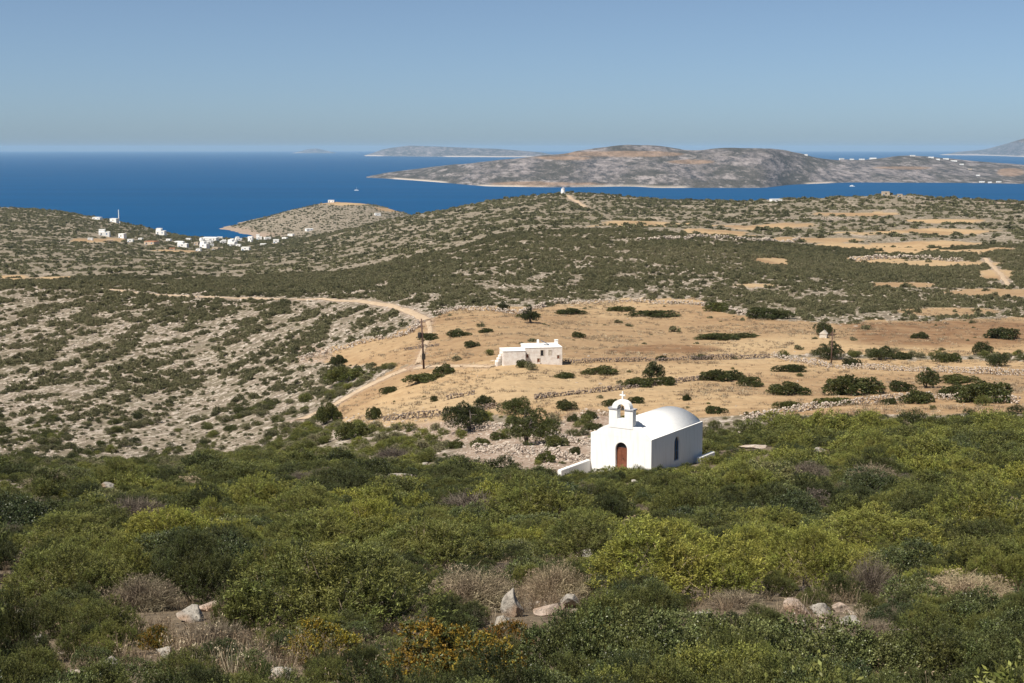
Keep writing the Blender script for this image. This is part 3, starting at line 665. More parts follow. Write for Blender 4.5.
# ------------------------------------------------------------------ houses of the village, ridges and islands
HOUSE_GROUP = 'white houses of the coastal village'
def house(loc, w, h, d, label, mat='far_white', rz=0.0, group=None, style=0, cat='house'):
    o = empty('house', loc, rz); tag(o, label, cat, group)
    b = MB(); b.box(-w / 2, w / 2, 0, d, -3, h)
    if style == 1: b.box(-w / 2, w * 0.05, d * 0.15, d, h - 0.01, h * 1.55)
    b.build('wall', M[mat], o)
    r = MB(); r.box(-w / 2 - 0.15, w / 2 + 0.15, -0.15, d + 0.15, h + 0.002, h + 0.3) if style != 1 else r.box(-w / 2 - 0.15, w * 0.05 + 0.15, d * 0.15 - 0.1, d + 0.15, h * 1.55 + 0.002, h * 1.55 + 0.3)
    r.build('roof', M['terracotta'] if style == 2 else M[mat], o)
    n = max(1, int(w / 5))
    for k in range(n):
        x = -w / 2 + w * (k + 0.5) / n; q = MB(); q.box(x - 0.6, x + 0.6, -0.05, 0.0 - 0.004, h * 0.35, h * 0.7); q.build('window', M['blue'] if k % 2 else M['dark'], o)
    q = MB(); q.box(-w * 0.3 - 0.6, -w * 0.3 + 0.6, -0.06, -0.006, -0.5, h * 0.3); q.build('door', M['blue'], o)
    return o
VILLAGE = [
    (96, 220, 10, 3, 'far_white', 0, 'long low pale house highest on the village headland'), (113, 222, 9, 4, 'far_white', 0, 'white house at the foot of the radio mast'),
    (104, 236, 13, 5, 'far_white', 1, 'large white house below the mast on the village hillside'), (121, 238, 8, 5, 'far_white', 0, 'white house beside the large one under the mast'),
    (130, 242, 7, 3, 'far_white', 0, 'small white house lowest under the radio mast'), (160, 235, 11, 5, 'far_white', 1, 'two storey white house alone against the blue sea'),
    (149, 245, 15, 4, 'far_tan', 2, 'long brown stone house with reddish roof in the village'), (90, 240, 6, 2, 'far_white', 0, 'tiny white house on the inland edge of the village'),
    (177, 244, 9, 3, 'far_white', 0, 'white house midway between mast and bay'), (182, 247, 12, 4, 'far_white', 1, 'wide white house in the middle of the village'),
    (203, 248, 10, 5, 'far_white', 1, 'tall white house in front of the long waterfront block'), (196, 245, 6, 3, 'far_tan', 0, 'small tan house beside the wide white one'),
    (209, 241, 18, 4, 'far_white', 0, 'long white waterfront block near the bay'), (224, 243, 6, 3, 'far_white', 0, 'small white house just left of the inlet'),
    (231, 245, 10, 4, 'far_white', 1, 'white house at the head of the inlet'), (250, 240, 6, 4, 'far_white', 0, 'first white house right of the inlet'),
    (259, 240, 7, 4, 'far_white', 1, 'second white house right of the inlet'), (268, 240, 8, 3, 'far_white', 0, 'third white house right of the inlet'),
    (276, 243, 7, 4, 'far_white', 0, 'fourth white house right of the inlet'), (245, 250, 10, 3, 'far_white', 0, 'low white house inland from the inlet'),
    (310, 231, 9, 2.5, 'far_white', 0, 'white house on the lower flank of the rocky headland'), (290, 236, 7, 2, 'far_white', 0, 'small white house at the foot of the rocky headland'),
    (378, 216, 7, 3, 'far_white', 0, 'pale house on the sandy neck of the headland'), (215, 250, 8, 3, 'far_tan', 0, 'tan house behind the tall village house'),
    (140, 240, 5, 2, 'far_white', 0, 'small white cottage left of the lone two storey house'), (168, 241, 6, 2, 'far_white', 0, 'low white cottage under the lone two storey house'), (188, 241, 6, 3, 'far_white', 0, 'white cottage on the sea side of the village'), (110, 242, 8, 2, 'far_tan', 0, 'low tan farm building inland under the mast'),
    (198, 251, 6, 2, 'far_white', 0, 'tiny white cottage in the inland row of the village'), (172, 250, 7, 2, 'far_tan', 2, 'tan cottage with reddish roof in the inland row'), (220, 239.5, 6, 3, 'far_white', 0, 'white cottage at the end of the waterfront block'), (238, 247, 6, 3, 'far_white', 0, 'white cottage behind the inlet beach'),
    (263, 246, 7, 2.5, 'far_white', 0, 'white cottage inland of the four inlet houses'), (284, 240, 6, 3, 'far_white', 0, 'white cottage at the landward foot of the headland'),
    (457, 207.5, 7, 2.5, 'far_white', 0, 'white house on the lower end of the middle ridge'), (497, 200.5, 10, 3, 'far_white', 0, 'white house higher on the middle ridge'),
    (777, 201.5, 13, 2.5, 'far_white', 0, 'long low white house on the skyline of the near ridge'), (886, 195.5, 9, 4.5, 'far_tan', 0, 'square tan stone house on the crest at the right'),
    (900, 196.5, 6, 2.5, 'far_tan', 0, 'low tan outbuilding beside the stone house on the crest'),
]
HOUSES = []
for k, (px, py, w, h, mt, st_, lb) in enumerate(VILLAGE):
    q = at(px, py); sc = q.y / F
    house((q.x, q.y, q.z), w * sc * 0.8, h * sc * 0.8, 0.6 * w * sc, lb, mt, R(random.uniform(-25, 25)), HOUSE_GROUP if px < 300 else None, st_); HOUSES += [(q.x, q.y - 4, w * sc * 0.8), (q.x, q.y - 16, w * sc * 0.7), (q.x, q.y + 0.3 * w * sc, w * sc * 0.8)]
for k in range(16):
    q = at(random.uniform(192, 262), random.uniform(240.5, 246.5)); sc = q.y / F; w = random.uniform(3, 6) * sc
    house((q.x, q.y, q.z), w, random.uniform(1.6, 2.6) * sc, 0.7 * w, 'small white house packed along the head of the bay', 'far_white', R(random.uniform(-30, 30)), 'small white houses packed round the bay', k % 2)
    HOUSES += [(q.x, q.y - 4, w * 0.8), (q.x, q.y - 14, w * 0.6)]
q = at(331, 202.5); sc = q.y / F
hc = house((q.x, q.y, q.z), 6 * sc, 2.2 * sc, 8, 'tiny white chapel on top of the rocky headland', cat='chapel')
ISL = [(842, 158, 6, 'first white house at the left end of the island village'), (852, 160, 5, 'second white house of the far island village'), (862, 158.5, 7, 'third white house of the far island village'), (873, 157.5, 9, 'widest white house on the far island ridge'),
       (913, 154.8, 6, 'white house on the highest top of the far island village'), (931, 158, 7, 'white house right of the far village top'), (938, 160, 5, 'small white house on the far village slope'), (946, 159.5, 7, 'white house in the right cluster on the far island'),
       (954, 161.5, 8, 'broad white house in the right cluster on the far island'), (962, 165, 5, 'small white house stepping down towards the far harbour'), (970, 170, 5, 'tan house above the far harbour'),
       (978, 176, 5, 'white house just above the far harbour'), (982, 182.5, 7, 'white building on the far harbour front'), (990, 183, 5, 'second white building on the far harbour front'), (999, 182.5, 6, 'white building at the right end of the far harbour'), (806, 154, 4, 'lone white house left of the far island village')]
bpy.context.view_layer.update()
dg = bpy.context.evaluated_depsgraph_get()
def on_island(px, py):
    u = (px - 512) / F; v = (341.5 - py) / F
    d = Vector((u, CP + v * SP, v * CP - SP)).normalized()
    iev = isl.evaluated_get(dg)
    ok, loc, nn, i = iev.ray_cast(Vector((0, 0, CAMZ)), d)
    return loc if ok else None
for px, py, w, lb in ISL:
    for dy in (0, 0.7, 1.5, 2.5, 4, 6):
        q = on_island(px, py + dy)
        if q is not None: break
    if q is None: continue
    sc = q.y / F
    house(q, w * sc * 0.75, 1.2 * sc, 10, lb, 'far_white' if 'tan' not in lb else 'far_tan', R(random.uniform(-15, 15)), 'white houses on the far island')

# ------------------------------------------------------------------ boats
def boat(px, py, w, label, ferry=False):
    Yb = CAMZ / -ratio(py); q = at_y(px, py, Yb); L = w * Yb / F
    o = empty('boat', (q.x, q.y, 0), R(8)); tag(o, label, 'boat')
    b = MB(); b.prism([(-L / 2, 0.06 * L), (-L * 0.44, -0.3), (L * 0.40, -0.3), (L / 2, 0.075 * L)], -L * 0.12, L * 0.12); b.build('hull', M['hull'], o)
    b = MB(); b.box(-L * 0.32, L * 0.22, -L * 0.09, L * 0.09, 0.06 * L, 0.15 * L)
    if ferry: b.box(-L * 0.2, L * 0.15, -L * 0.08, L * 0.08, 0.15 * L, 0.22 * L)
    b.build('cabin', M['far_white'], o)
    b = MB(); b.cyl((0, 0, 0.06 * L), (0, 0, (0.3 if ferry else 0.75) * L), 0.012 * L); b.build('mast', M['hull'], o)
    return o
boat(356.5, 190.5, 5, 'small white boat off the rocky headland')
boat(852, 186.5, 6, 'white boat moored by the shore of the far island', True)

# ------------------------------------------------------------------ stone builders
def rock_mesh(name, seed, w=1, d=1, h=0.7, cuts=3, rough=0.22, mat='rock'):
    r = random.Random(seed); bm = bmesh.new(); bmesh.ops.create_icosphere(bm, subdivisions=cuts, radius=0.5)
    planes = [(Vector((r.gauss(0, 1), r.gauss(0, 1), r.gauss(0, 0.8))).normalized(), r.uniform(0.17, 0.40)) for _ in range(13)]
    for v in bm.verts:
        for n, k in planes:
            e = v.co.dot(n) - k
            if e > 0: v.co -= n * e
        q = v.co * 5
        v.co *= 1 + rough * 0.5 * (float(fbm(np.array([q.x + q.z]), np.array([q.y - q.z * 0.7]), seed, 3)[0]) - 0.5)
        v.co = Vector((v.co.x * w, v.co.y * d, v.co.z * h))
    me = bpy.data.meshes.new(name); bm.to_mesh(me); bm.free(); me.materials.append(M[mat]); return me

STONES = [rock_mesh('stone', 100 + k, 1.2, 0.9, 0.8, 1, 0.2, 'wall_stone') for k in range(6)]
def stone_arrays(me):
    n = len(me.vertices); v = np.zeros(n * 3, np.float32); me.vertices.foreach_get('co', v)
    idx = np.array([list(p.vertices) for p in me.polygons], np.int32); return v.reshape(-1, 3), idx
SA = [stone_arrays(m) for m in STONES]
WALL_XY = []
def stone_wall(pts, h, label, st=0.34, width=0.5, mat='wall_stone', gap=0.12):
    h *= 0.85
    P = [at(*q) for q in pts]; Vs, Is, base = [], [], 0
    for a, b in zip(P, P[1:]):
        L = math.hypot(b.x - a.x, b.y - a.y); ux, uy = (b.x - a.x) / L, (b.y - a.y) / L
        n = int(L / (st * 0.6)) + 1
        for k in range(n):
            s_ = (k + random.random() * 0.5) / n; cx, cy = a.x + (b.x - a.x) * s_, a.y + (b.y - a.y) * s_
            wob = (float(vnoise(np.array([cx / 7]), np.array([cy / 7]), 5)[0]) - 0.5) * 1.2; cx -= uy * wob; cy += ux * wob
            z0 = H1(cx, cy); hh = h * (0.55 + 0.7 * float(vnoise(np.array([cx / 4]), np.array([cy / 4]), 8)[0]))
            WALL_XY.append((cx, cy))
            z = -0.08
            while z < hh:
                if random.random() > gap:
                    sv, si = SA[random.randrange(6)]; sc = st * random.uniform(0.75, 1.3); th = random.uniform(0, 6.28)
                    ox = random.uniform(-0.5, 0.5) * width * (1 - 0.5 * z / max(h, .1))
                    c_, s2 = math.cos(th), math.sin(th); rv = np.stack([sv[:, 0] * c_ - sv[:, 1] * s2, sv[:, 0] * s2 + sv[:, 1] * c_, sv[:, 2]], -1) * sc
                    Vs.append(rv + np.array([cx - uy * ox, cy + ux * ox, z0 + z + sc * 0.3])); Is.append(si + base); base += len(sv)
                z += st * 0.55
    me = mesh_np('stone_wall', np.concatenate(Vs), 3, np.concatenate(Is)); o = link('stone_wall', me, M[mat])
    tag(o, label, 'wall', 'dry stone walls between the fields'); return o
stone_wall([(537, 400), (575, 395), (620, 390), (660, 385), (700, 380), (745, 379)], 0.65, 'long dark dry stone wall crossing the field behind the chapel belfry')
stone_wall([(540, 364), (600, 362), (690, 360.5), (770, 358)], 0.8, 'low dark dry stone wall running right from the farmhouse')
stone_wall([(772, 357), (800, 362), (835, 368), (900, 371), (960, 373), (1030, 376)], 0.9, 'pale tumbled stone wall along the right hand fields', mat='rubble', width=1.6)
stone_wall([(385, 421), (430, 417), (472, 412), (500, 408)], 0.8, 'low stone wall left of the grey windswept tree', width=0.9)
stone_wall([(447, 400), (475, 394)], 0.6, 'short ruined stone wall in the field left of the trees')
stone_wall([(404, 351), (424, 348), (440, 346)], 0.5, 'short dark stone wall beside the utility pole')
stone_wall([(432, 316), (460, 309), (520, 314), (556, 304), (640, 302), (700, 305), (755, 318)], 0.9, 'pale stone wall along the top edge of the golden fields', mat='rubble', width=1.6, st=0.55)
stone_wall([(744, 419), (800, 411), (860, 404), (940, 399), (1020, 404)], 0.8, 'stone wall along the lowest fields right of the chapel', mat='rubble', width=1.0)
stone_wall([(462, 428), (500, 430), (545, 436), (590, 446)], 0.7, 'tumbled pale stone wall under the big field trees', mat='rubble', width=2.0)
stone_wall([(476, 452), (520, 452), (560, 458), (590, 464)], 0.9, 'heap like pale stone wall left of the chapel', mat='rubble', width=2.6)
stone_wall([(300, 361), (330, 352), (370, 342), (405, 336), (420, 326)], 0.8, 'pale stone wall on the left edge of the upper field', mat='rubble', width=1.6, st=0.55)
stone_wall([(640, 241), (700, 238), (760, 243), (800, 240)], 1.6, 'long pale terrace wall far up the dark hillside', mat='rubble', width=1.6, st=1.1)
stone_wall([(770, 221), (830, 220), (870, 222)], 1.6, 'pale terrace wall close under the far right ridge', mat='rubble', width=1.6, st=1.1)
stone_wall([(850, 262), (900, 258), (960, 262)], 1.4, 'pale terrace wall below the tan terraces on the right', mat='rubble', width=1.6, st=1.0)
WALL_XY = np.array(WALL_XY)

# a small white hut behind the round tree
q = at(823, 338); hut = empty('field_hut', q, R(-20)); tag(hut, 'tiny pale hut beside the round dark field tree', 'hut')
mb = MB(); mb.box(-0.62, 0.62, 0, 1.1, -0.5, 0.7); mb.build('wall', M['render_grey'], hut)
mb = MB(); mb.prism([(-0.72, 0.7), (0.72, 0.7), (0.1, 1.35)], -0.08, 1.18); mb.build('roof', M['render_grey'], hut)

# ------------------------------------------------------------------ plants: leaf clouds
def unit(v): return v / (np.linalg.norm(v, axis=-1, keepdims=True) + 1e-9)
def blades(P, A, L, W, g, curve=0.0):
    """diamond blades from base points P along axes A"""
    n = len(P); side = unit(np.cross(A, g.normal(size=(n, 3)))); L = np.asarray(L)[:, None]; W = np.asarray(W)[:, None]
    mid = P + A * L * 0.5; tip = P + A * L
    if curve: tip = tip + np.array([0, 0, -1.0]) * L * curve
    return np.stack([P, mid + side * W, tip, mid - side * W], 1)
def lobes(g, n, w, h, flat=0.55):
    C = []; 
    for k in range(n):
        a = g.uniform(0, 2 * math.pi); r = w * 0.5 * 0.72 * math.sqrt(g.uniform(0, 1))
        z = h * (0.78 - 0.45 * (r / (w * 0.36)) ** 2) * g.uniform(0.5, 1.12)
        C.append((r * math.cos(a), r * math.sin(a), max(z, 0.12 * h), g.uniform(0.17, 0.33) * min(w * 0.5, h)))
    return np.array(C)
def shell(g, C, n, zmin=0.02):
    """points and outward directions on the outside of a union of balls"""
    out_p, out_d = [], []; tot = 0
    pr = C[:, 3] ** 2; pr /= pr.sum()
    while tot < n:
        k = g.choice(len(C), n, p=pr); d = unit(g.normal(size=(n, 3)) + np.array([0, 0, 0.35]))
        p = C[k, :3] + d * C[k, 3:4] * g.uniform(0.80, 1.08, (n, 1))
        ok = p[:, 2] > zmin
        for c in C: ok &= (np.linalg.norm(p - c[:3], axis=1) > c[3] * 0.78)
        out_p.append(p[ok]); out_d.append(d[ok]); tot += int(ok.sum())
        if ok.sum() == 0: break
    return np.concatenate(out_p)[:n], np.concatenate(out_d)[:n]
def foliage(seed, w, h, tufts, per, L, W, nl=16, spread=0.75, up=0.45, fillin=0.3, curve=0.0):
    g = np.random.default_rng(seed); C = lobes(g, nl, w, h)
    p, d = shell(g, C, tufts); inner = int(tufts * fillin)
    q = p[:inner] * np.array([0.75, 0.75, 0.8]); p = np.concatenate([p, q]); d = np.concatenate([d, d[:inner]])
    a0 = unit(d + np.array([0, 0, up]) + g.normal(size=p.shape) * 0.35)
    P = np.repeat(p, per, 0) + g.normal(size=(len(p) * per, 3)) * L * 0.25
    A = unit(np.repeat(a0, per, 0) + g.normal(size=P.shape) * spread)
    return blades(P, A, L * g.uniform(0.6, 1.3, len(P)), W * g.uniform(0.7, 1.3, len(P)), g, curve)
def sprays(seed, w, h, n, per, SL, L, W, nl=14, up=0.55, fillin=0.2, tilt=0.75, lobe=1.0):
    """leafy sprigs: short shoots standing out of a lumpy crown, each set with small leaves"""
    g = np.random.default_rng(seed); C = lobes(g, nl, w, h); C[:, 3] *= lobe
    p, d = shell(g, C, n); m = int(len(p) * fillin)
    p = np.concatenate([p, p[:m] * np.array([0.72, 0.72, 0.75])]); d = np.concatenate([d, d[:m]])
    ax = unit(d * 0.8 + np.array([0, 0, up]) + g.normal(size=p.shape) * 0.4); sl = SL * g.uniform(0.6, 1.45, len(p))
    t_ = g.uniform(-0.35, 1.0, (len(p), per)); P = p[:, None] + ax[:, None] * (t_ * sl[:, None])[..., None]
    A = unit(ax[:, None] + g.normal(size=P.shape) * tilt).reshape(-1, 3); P = (P + g.normal(size=P.shape) * L * 0.16).reshape(-1, 3)
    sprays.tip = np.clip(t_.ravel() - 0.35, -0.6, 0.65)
    return blades(P, A, L * g.uniform(0.6, 1.3, len(P)), W * g.uniform(0.7, 1.3, len(P)), g)
def twigs(seed, w, h, n, thick, mean_up=0.7):
    """dry twigs: thin strips fanning out from the base and forking"""
    g = np.random.default_rng(seed); a = g.uniform(0, 2 * math.pi, n); r = np.sqrt(g.uniform(0, 1, n)) * w * 0.5
    tip = np.stack([r * np.cos(a), r * np.sin(a), h * (1 - 0.55 * (r / (w * 0.5)) ** 2) * g.uniform(0.55, 1.05, n)], -1)
    s0 = tip * g.uniform(0.35, 0.8, (n, 1)) + g.normal(size=(n, 3)) * 0.05 * w; s0[:, 2] = np.maximum(s0[:, 2], 0.02)
    A = unit(tip - s0 + g.normal(size=(n, 3)) * 0.12 * w); L = np.linalg.norm(tip - s0, axis=1) * g.uniform(0.5, 1.0, n)
    return blades(s0, A, L, np.full(n, thick), g)
def quads_mesh(name, Q, mats, mi=None):
    me = mesh_np(name, Q.reshape(-1, 3), 4, np.arange(len(Q) * 4), mat_idx=mi)
    for m in mats: me.materials.append(m)
    tip = getattr(sprays, 'tip', None)
    if tip is not None:
        sprays.tip = None
        full = np.zeros(len(Q)); full[:len(tip)] = tip[:len(Q)]
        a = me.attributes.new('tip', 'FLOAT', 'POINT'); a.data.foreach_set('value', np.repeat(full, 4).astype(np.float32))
    return me
def stems_mesh(name, seed, w, h, n=7, r=0.035):
    rr = random.Random(seed); mb = MB()
    for k in range(n):
        a = rr.uniform(0, 6.28); p = Vector((0.06 * math.cos(a), 0.06 * math.sin(a), -0.12)); rad = r * rr.uniform(0.7, 1.2)
        d = Vector((math.cos(a) * rr.uniform(0.3, 1.0), math.sin(a) * rr.uniform(0.3, 1.0), rr.uniform(0.6, 1.0))).normalized()
        for j in range(4):
            q = p + d * h * 0.18; mb.cyl(p, q, rad, rad * 0.72, 5); p = q; rad *= 0.72
            d = (d + Vector((rr.uniform(-.4, .4), rr.uniform(-.4, .4), rr.uniform(-.15, .3)))).normalized()
    return mb.build(name, M['bark'], mesh_only=True)

# near shrubs, nominal 2.4 m wide and 1.3 m tall
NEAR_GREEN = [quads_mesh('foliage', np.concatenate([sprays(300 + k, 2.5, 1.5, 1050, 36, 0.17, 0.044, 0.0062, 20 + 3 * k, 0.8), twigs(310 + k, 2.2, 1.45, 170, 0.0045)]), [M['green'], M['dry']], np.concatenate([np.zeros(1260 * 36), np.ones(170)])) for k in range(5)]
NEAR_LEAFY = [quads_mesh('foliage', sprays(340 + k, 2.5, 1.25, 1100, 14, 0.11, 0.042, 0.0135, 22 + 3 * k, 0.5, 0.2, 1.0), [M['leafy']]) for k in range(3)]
def dry_shrub(seed, n=5200, th=0.0045):
    a = twigs(seed, 2.0, 0.95, n, th); b = foliage(seed + 7, 2.0, 0.95, 500, 4, 0.05, 0.007, 16); return np.concatenate([a, b])
NEAR_DRY = [quads_mesh('foliage', dry_shrub(380 + k), [M['dry']]) for k in range(3)]
NEAR_DEAD = [quads_mesh('foliage', twigs(390 + k, 1.8, 1.0, 2600, 0.005), [M['dry']]) for k in range(2)]
NEAR_GOLD = []
for k in range(2):
    a = sprays(400 + k, 1.9, 0.95, 700, 16, 0.08, 0.042, 0.010, 20, 0.6); b = sprays(400 + k, 1.9, 0.93, 420, 14, 0.09, 0.045, 0.011, 20, 0.5)
    NEAR_GOLD.append(quads_mesh('foliage', np.concatenate([a, b]), [M['golden'], M['leafy']], np.concatenate([np.zeros(len(a)), np.ones(len(b))])))
STEMS = [stems_mesh('stem', 420 + k, 2.4, 1.3) for k in range(4)]
STEMS_LOW = [stems_mesh('stem', 430 + k, 1.8, 0.85, 9, 0.014) for k in range(4)]
# middle distance
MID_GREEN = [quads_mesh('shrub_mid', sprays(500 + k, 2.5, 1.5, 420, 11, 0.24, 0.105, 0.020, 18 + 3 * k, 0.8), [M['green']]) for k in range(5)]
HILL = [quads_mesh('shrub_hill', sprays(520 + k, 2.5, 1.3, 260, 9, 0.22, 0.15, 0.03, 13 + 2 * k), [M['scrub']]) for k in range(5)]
MID_DRY = [quads_mesh('shrub_dry', np.concatenate([twigs(540 + k, 2.0, 0.9, 1200, 0.010), foliage(545 + k, 2.0, 0.9, 200, 4, 0.1, 0.014, 12)]), [M['dry']]) for k in range(2)]
FAR_GREEN = [quads_mesh('shrub_far', foliage(560 + k, 2.5, 1.1, 90, 5, 0.30, 0.09, 9 + k, 0.8, 0.45, 0.25), [M['scrub']]) for k in range(4)]
VFAR_GREEN = [quads_mesh('shrub_distant', foliage(580 + k, 2.6, 0.9, 40, 3, 0.55, 0.2, 7 + k, 0.8, 0.45, 0.2), [M['scrub']]) for k in range(3)]

def put(name, me, loc, sc, rz, tone, label, cat, group=None, stem=None):
    """one shrub: a root with foliage and stems, or a single mesh when small"""
    if stem is not None:
        o = empty(name, loc, rz); o.scale = sc
        f = link('foliage', me, (), o); f['tone'] = float(tone)
        link('stem', stem, (), o)
    else:
        o = link(name, me); o.location = loc; o.rotation_euler = (0, 0, rz); o.scale = sc; o['tone'] = float(tone)
    tag(o, label, cat, group); return o

# ------------------------------------------------------------------ hero shrubs of the foreground: (px, base row, width px, height px, kind, tone, label)
HERO = [
    (322, 640, 225, 96, 'g', 0.42, 'largest dark green bushy shrub in the lower left foreground'),
    (195, 606, 95, 66, 'g', 0.10, 'very dark green shrub left of the largest foreground bush'),
    (60, 612, 130, 62, 'g', 0.45, 'broad olive green shrub at the left edge above the pale rocks'),
    (100, 648, 85, 48, 'g', 0.30, 'mid green shrub between the white rocks and the golden spurge'),
    (12, 668, 60, 70, 'g', 0.05, 'very dark green shrub cut by the left edge'),
    (238, 640, 60, 60, 'g', 0.25, 'dark green shrub just right of the orange stained rock'),
    (680, 604, 190, 74, 'g', 0.95, 'brightest yellow green shrub in the middle of the right foreground'),
    (815, 594, 120, 62, 'g', 0.85, 'yellow green shrub right of the brightest shrub'),
    (880, 556, 150, 44, 'g', 0.75, 'bright green rounded shrub above the dead grey bush'),
    (990, 548, 120, 56, 'g', 0.70, 'bright green domed shrub near the right edge'),
    (635, 690, 130, 84, 'l', 0.45, 'leafy green shrub at the bottom centre right of the golden one'),
    (745, 690, 130, 80, 'l', 0.60, 'leafy green shrub at the bottom below the bright shrub'),
    (560, 690, 90, 74, 'l', 0.30, 'dark leafy shrub touching the large golden shrub'),
    (830, 690, 130, 74, 'l', 0.55, 'leafy green shrub at the bottom below the pink rocks'),
    (945, 690, 140, 62, 'g', 0.20, 'dark green shrub filling the bottom right corner'),
    (985, 640, 90, 48, 'l', 0.35, 'grey green shrub below the tan dry shrub at right'),
    (920, 612, 70, 36, 'l', 0.5, 'small leafy shrub between dead bush and tan shrub'),
    (450, 692, 150, 72, 'o', 0.45, 'large golden orange spurge at the bottom centre'),
    (508, 648, 60, 30, 'o', 0.15, 'orange tinged spurge just below the pointed grey rock'),
    (325, 664, 88, 46, 'o', 0.75, 'small golden yellow spurge under the largest green bush'),
    (154, 650, 42, 28, 'o', 0.35, 'tiny golden spurge next to a pale rock at lower left'),
    (470, 612, 100, 52, 'd', 0.60, 'beige dry thorny shrub left of the pointed grey rock'),
    (556, 602, 70, 46, 'd', 0.72, 'beige dry shrub behind the slanted pale slab'),
    (136, 612, 84, 44, 'd', 0.42, 'grey beige thorny cushion shrub at left'),
    (975, 604, 100, 36, 'd', 0.80, 'tan dry shrub at the right edge'),
    (874, 600, 64, 52, 'x', 0.15, 'dead grey leafless bush in the right foreground'),
    (738, 610, 70, 26, 'x', 0.45, 'low grey dead twigs under the brightest green shrub'),
    (410, 640, 70, 30, 'x', 0.30, 'dry brown twigs right of the small golden spurge'),
    (215, 650, 80, 36, 'x', 0.25, 'brownish dead twigs left of the large green bush'),
    (880, 640, 60, 26, 'x', 0.35, 'small dead twigs right of the pink rocks'),
    (470, 520, 90, 34, 'x', 0.10, 'purplish grey dead bush in the middle of the slope'),
    (130, 525, 80, 34, 'x', 0.12, 'grey dead bush in the maquis at left'),
    (392, 462, 44, 18, 'x', 0.05, 'dark grey bush on the slope left of the chapel'),
    (300, 484, 40, 16, 'x', 0.10, 'grey brown bush far left of the chapel'),
    (545, 530, 120, 44, 'g', 0.55, 'olive shrub directly below the chapel on the slope'),
    (430, 572, 130, 52, 'g', 0.48, 'olive green shrub behind the beige dry shrub'),
    (330, 560, 130, 44, 'g', 0.5, 'olive green shrub behind the largest foreground bush'),
    (60, 562, 120, 44, 'g', 0.5, 'olive green shrub behind the broad one at left'),
    (180, 690, 80, 40, 'g', 0.3, 'dark green shrub at the bottom edge below the pale rock'), (250, 680, 60, 30, 'l', 0.45, 'low leafy shrub left of the bottom edge rock'), (25, 695, 80, 50, 'g', 0.35, 'green shrub in the extreme bottom left corner'), (90, 672, 50, 30, 'l', 0.3, 'small leafy shrub among the dry grass at lower left'),
    (40, 640, 70, 40, 'g', 0.22, 'dark green shrub right of the shrub cut by the left edge'), (120, 690, 70, 34, 'l', 0.35, 'low leafy shrub at the bottom edge below the pinkish rock'),
    (330, 700, 70, 38, 'g', 0.4, 'low green shrub at the bottom edge under the small golden spurge'), (1000, 692, 80, 60, 'l', 0.4, 'leafy shrub in the extreme bottom right corner'),
    (890, 690, 90, 56, 'l', 0.6, 'yellowish leafy shrub left of the bottom right corner'), (690, 650, 110, 40, 'l', 0.5, 'low leafy shrub just below the brightest shrub'), (935, 640, 70, 36, 'g', 0.4, 'olive shrub between dead twigs and the right edge'),
    (380, 600, 70, 50, 'g', 0.3, 'dark green shrub attached right of the largest bush'), (270, 600, 90, 60, 'g', 0.5, 'olive green shrub behind the largest bush at left'), (40, 600, 80, 40, 'g', 0.6, 'light olive shrub at the left edge'),
    (755, 580, 90, 50, 'g', 0.9, 'bright yellow green shrub overlapping the brightest one'), (1000, 590, 70, 40, 'g', 0.6, 'green shrub behind the tan dry shrub'),
    (590, 566, 110, 44, 'g', 0.35, 'dark olive shrub above the beige dry shrub in the centre'),
]
KINDS = {'g': (NEAR_GREEN, 2.5, 1.3, 'shrub', 'shrub'), 'l': (NEAR_LEAFY, 2.5, 1.2, 'shrub', 'shrub'), 'd': (NEAR_DRY, 2.0, 0.92, 'dry_shrub', 'dry shrub'), 'x': (NEAR_DEAD, 1.8, 0.95, 'dead_shrub', 'dead shrub'), 'o': (NEAR_GOLD, 1.9, 0.92, 'spurge_shrub', 'spurge')}
taken = []          # x, y, radius
PROT = [(588, 664, 464, 468.5, 104.0), (660, 704, 461, 466, 104.0), (560, 590, 470, 474, 100.0), (696, 714, 462, 467, 108.0)]           # what must stay in sight: x0, x1, top row, base row, distance
def covers(px, pbase, halfw, hpx, y, slack=0.0):
    m = np.zeros(len(px), bool)
    for x0, x1, ty, by, Yp in PROT:
        m |= (y < Yp - 0.1) & (px + halfw * 0.85 > x0) & (px - halfw * 0.85 < x1) & (pbase - hpx < by - 0.25 * (by - ty)) & (pbase > ty)
    return m
def near_at(px, py):
    if py > 682: # below the frame: continue the slope towards the viewer
        return at(px, py)
    return at(px, py)
for k, (px, py, w, h, kd, tone, lb) in enumerate(HERO):
    q = near_at(px, py); ms_, bw, bh, nm, cat = KINDS[kd]; d = math.sqrt(q.y**2 + (CAMZ - q.z) ** 2)
    W_ = w * d / F; H_ = h * d / F * 0.94
    cx, cy = q.x, q.y + W_ * 0.22
    o = put(nm, ms_[k % len(ms_)], (cx, cy, H1(cx, cy) - 0.06), (W_ / bw * 1.08, W_ / bw * 0.95, H_ / bh), random.uniform(-0.6, 0.6), tone, lb, cat, None, (STEMS_LOW if kd in 'dxo' else STEMS)[k % 4])
    taken.append((cx, cy, W_ * 0.42)); PROT.append((px - w * 0.36, px + w * 0.36, py - h, py - h * (0.12 if kd in 'od' else 0.40), cy - W_ * 0.3))

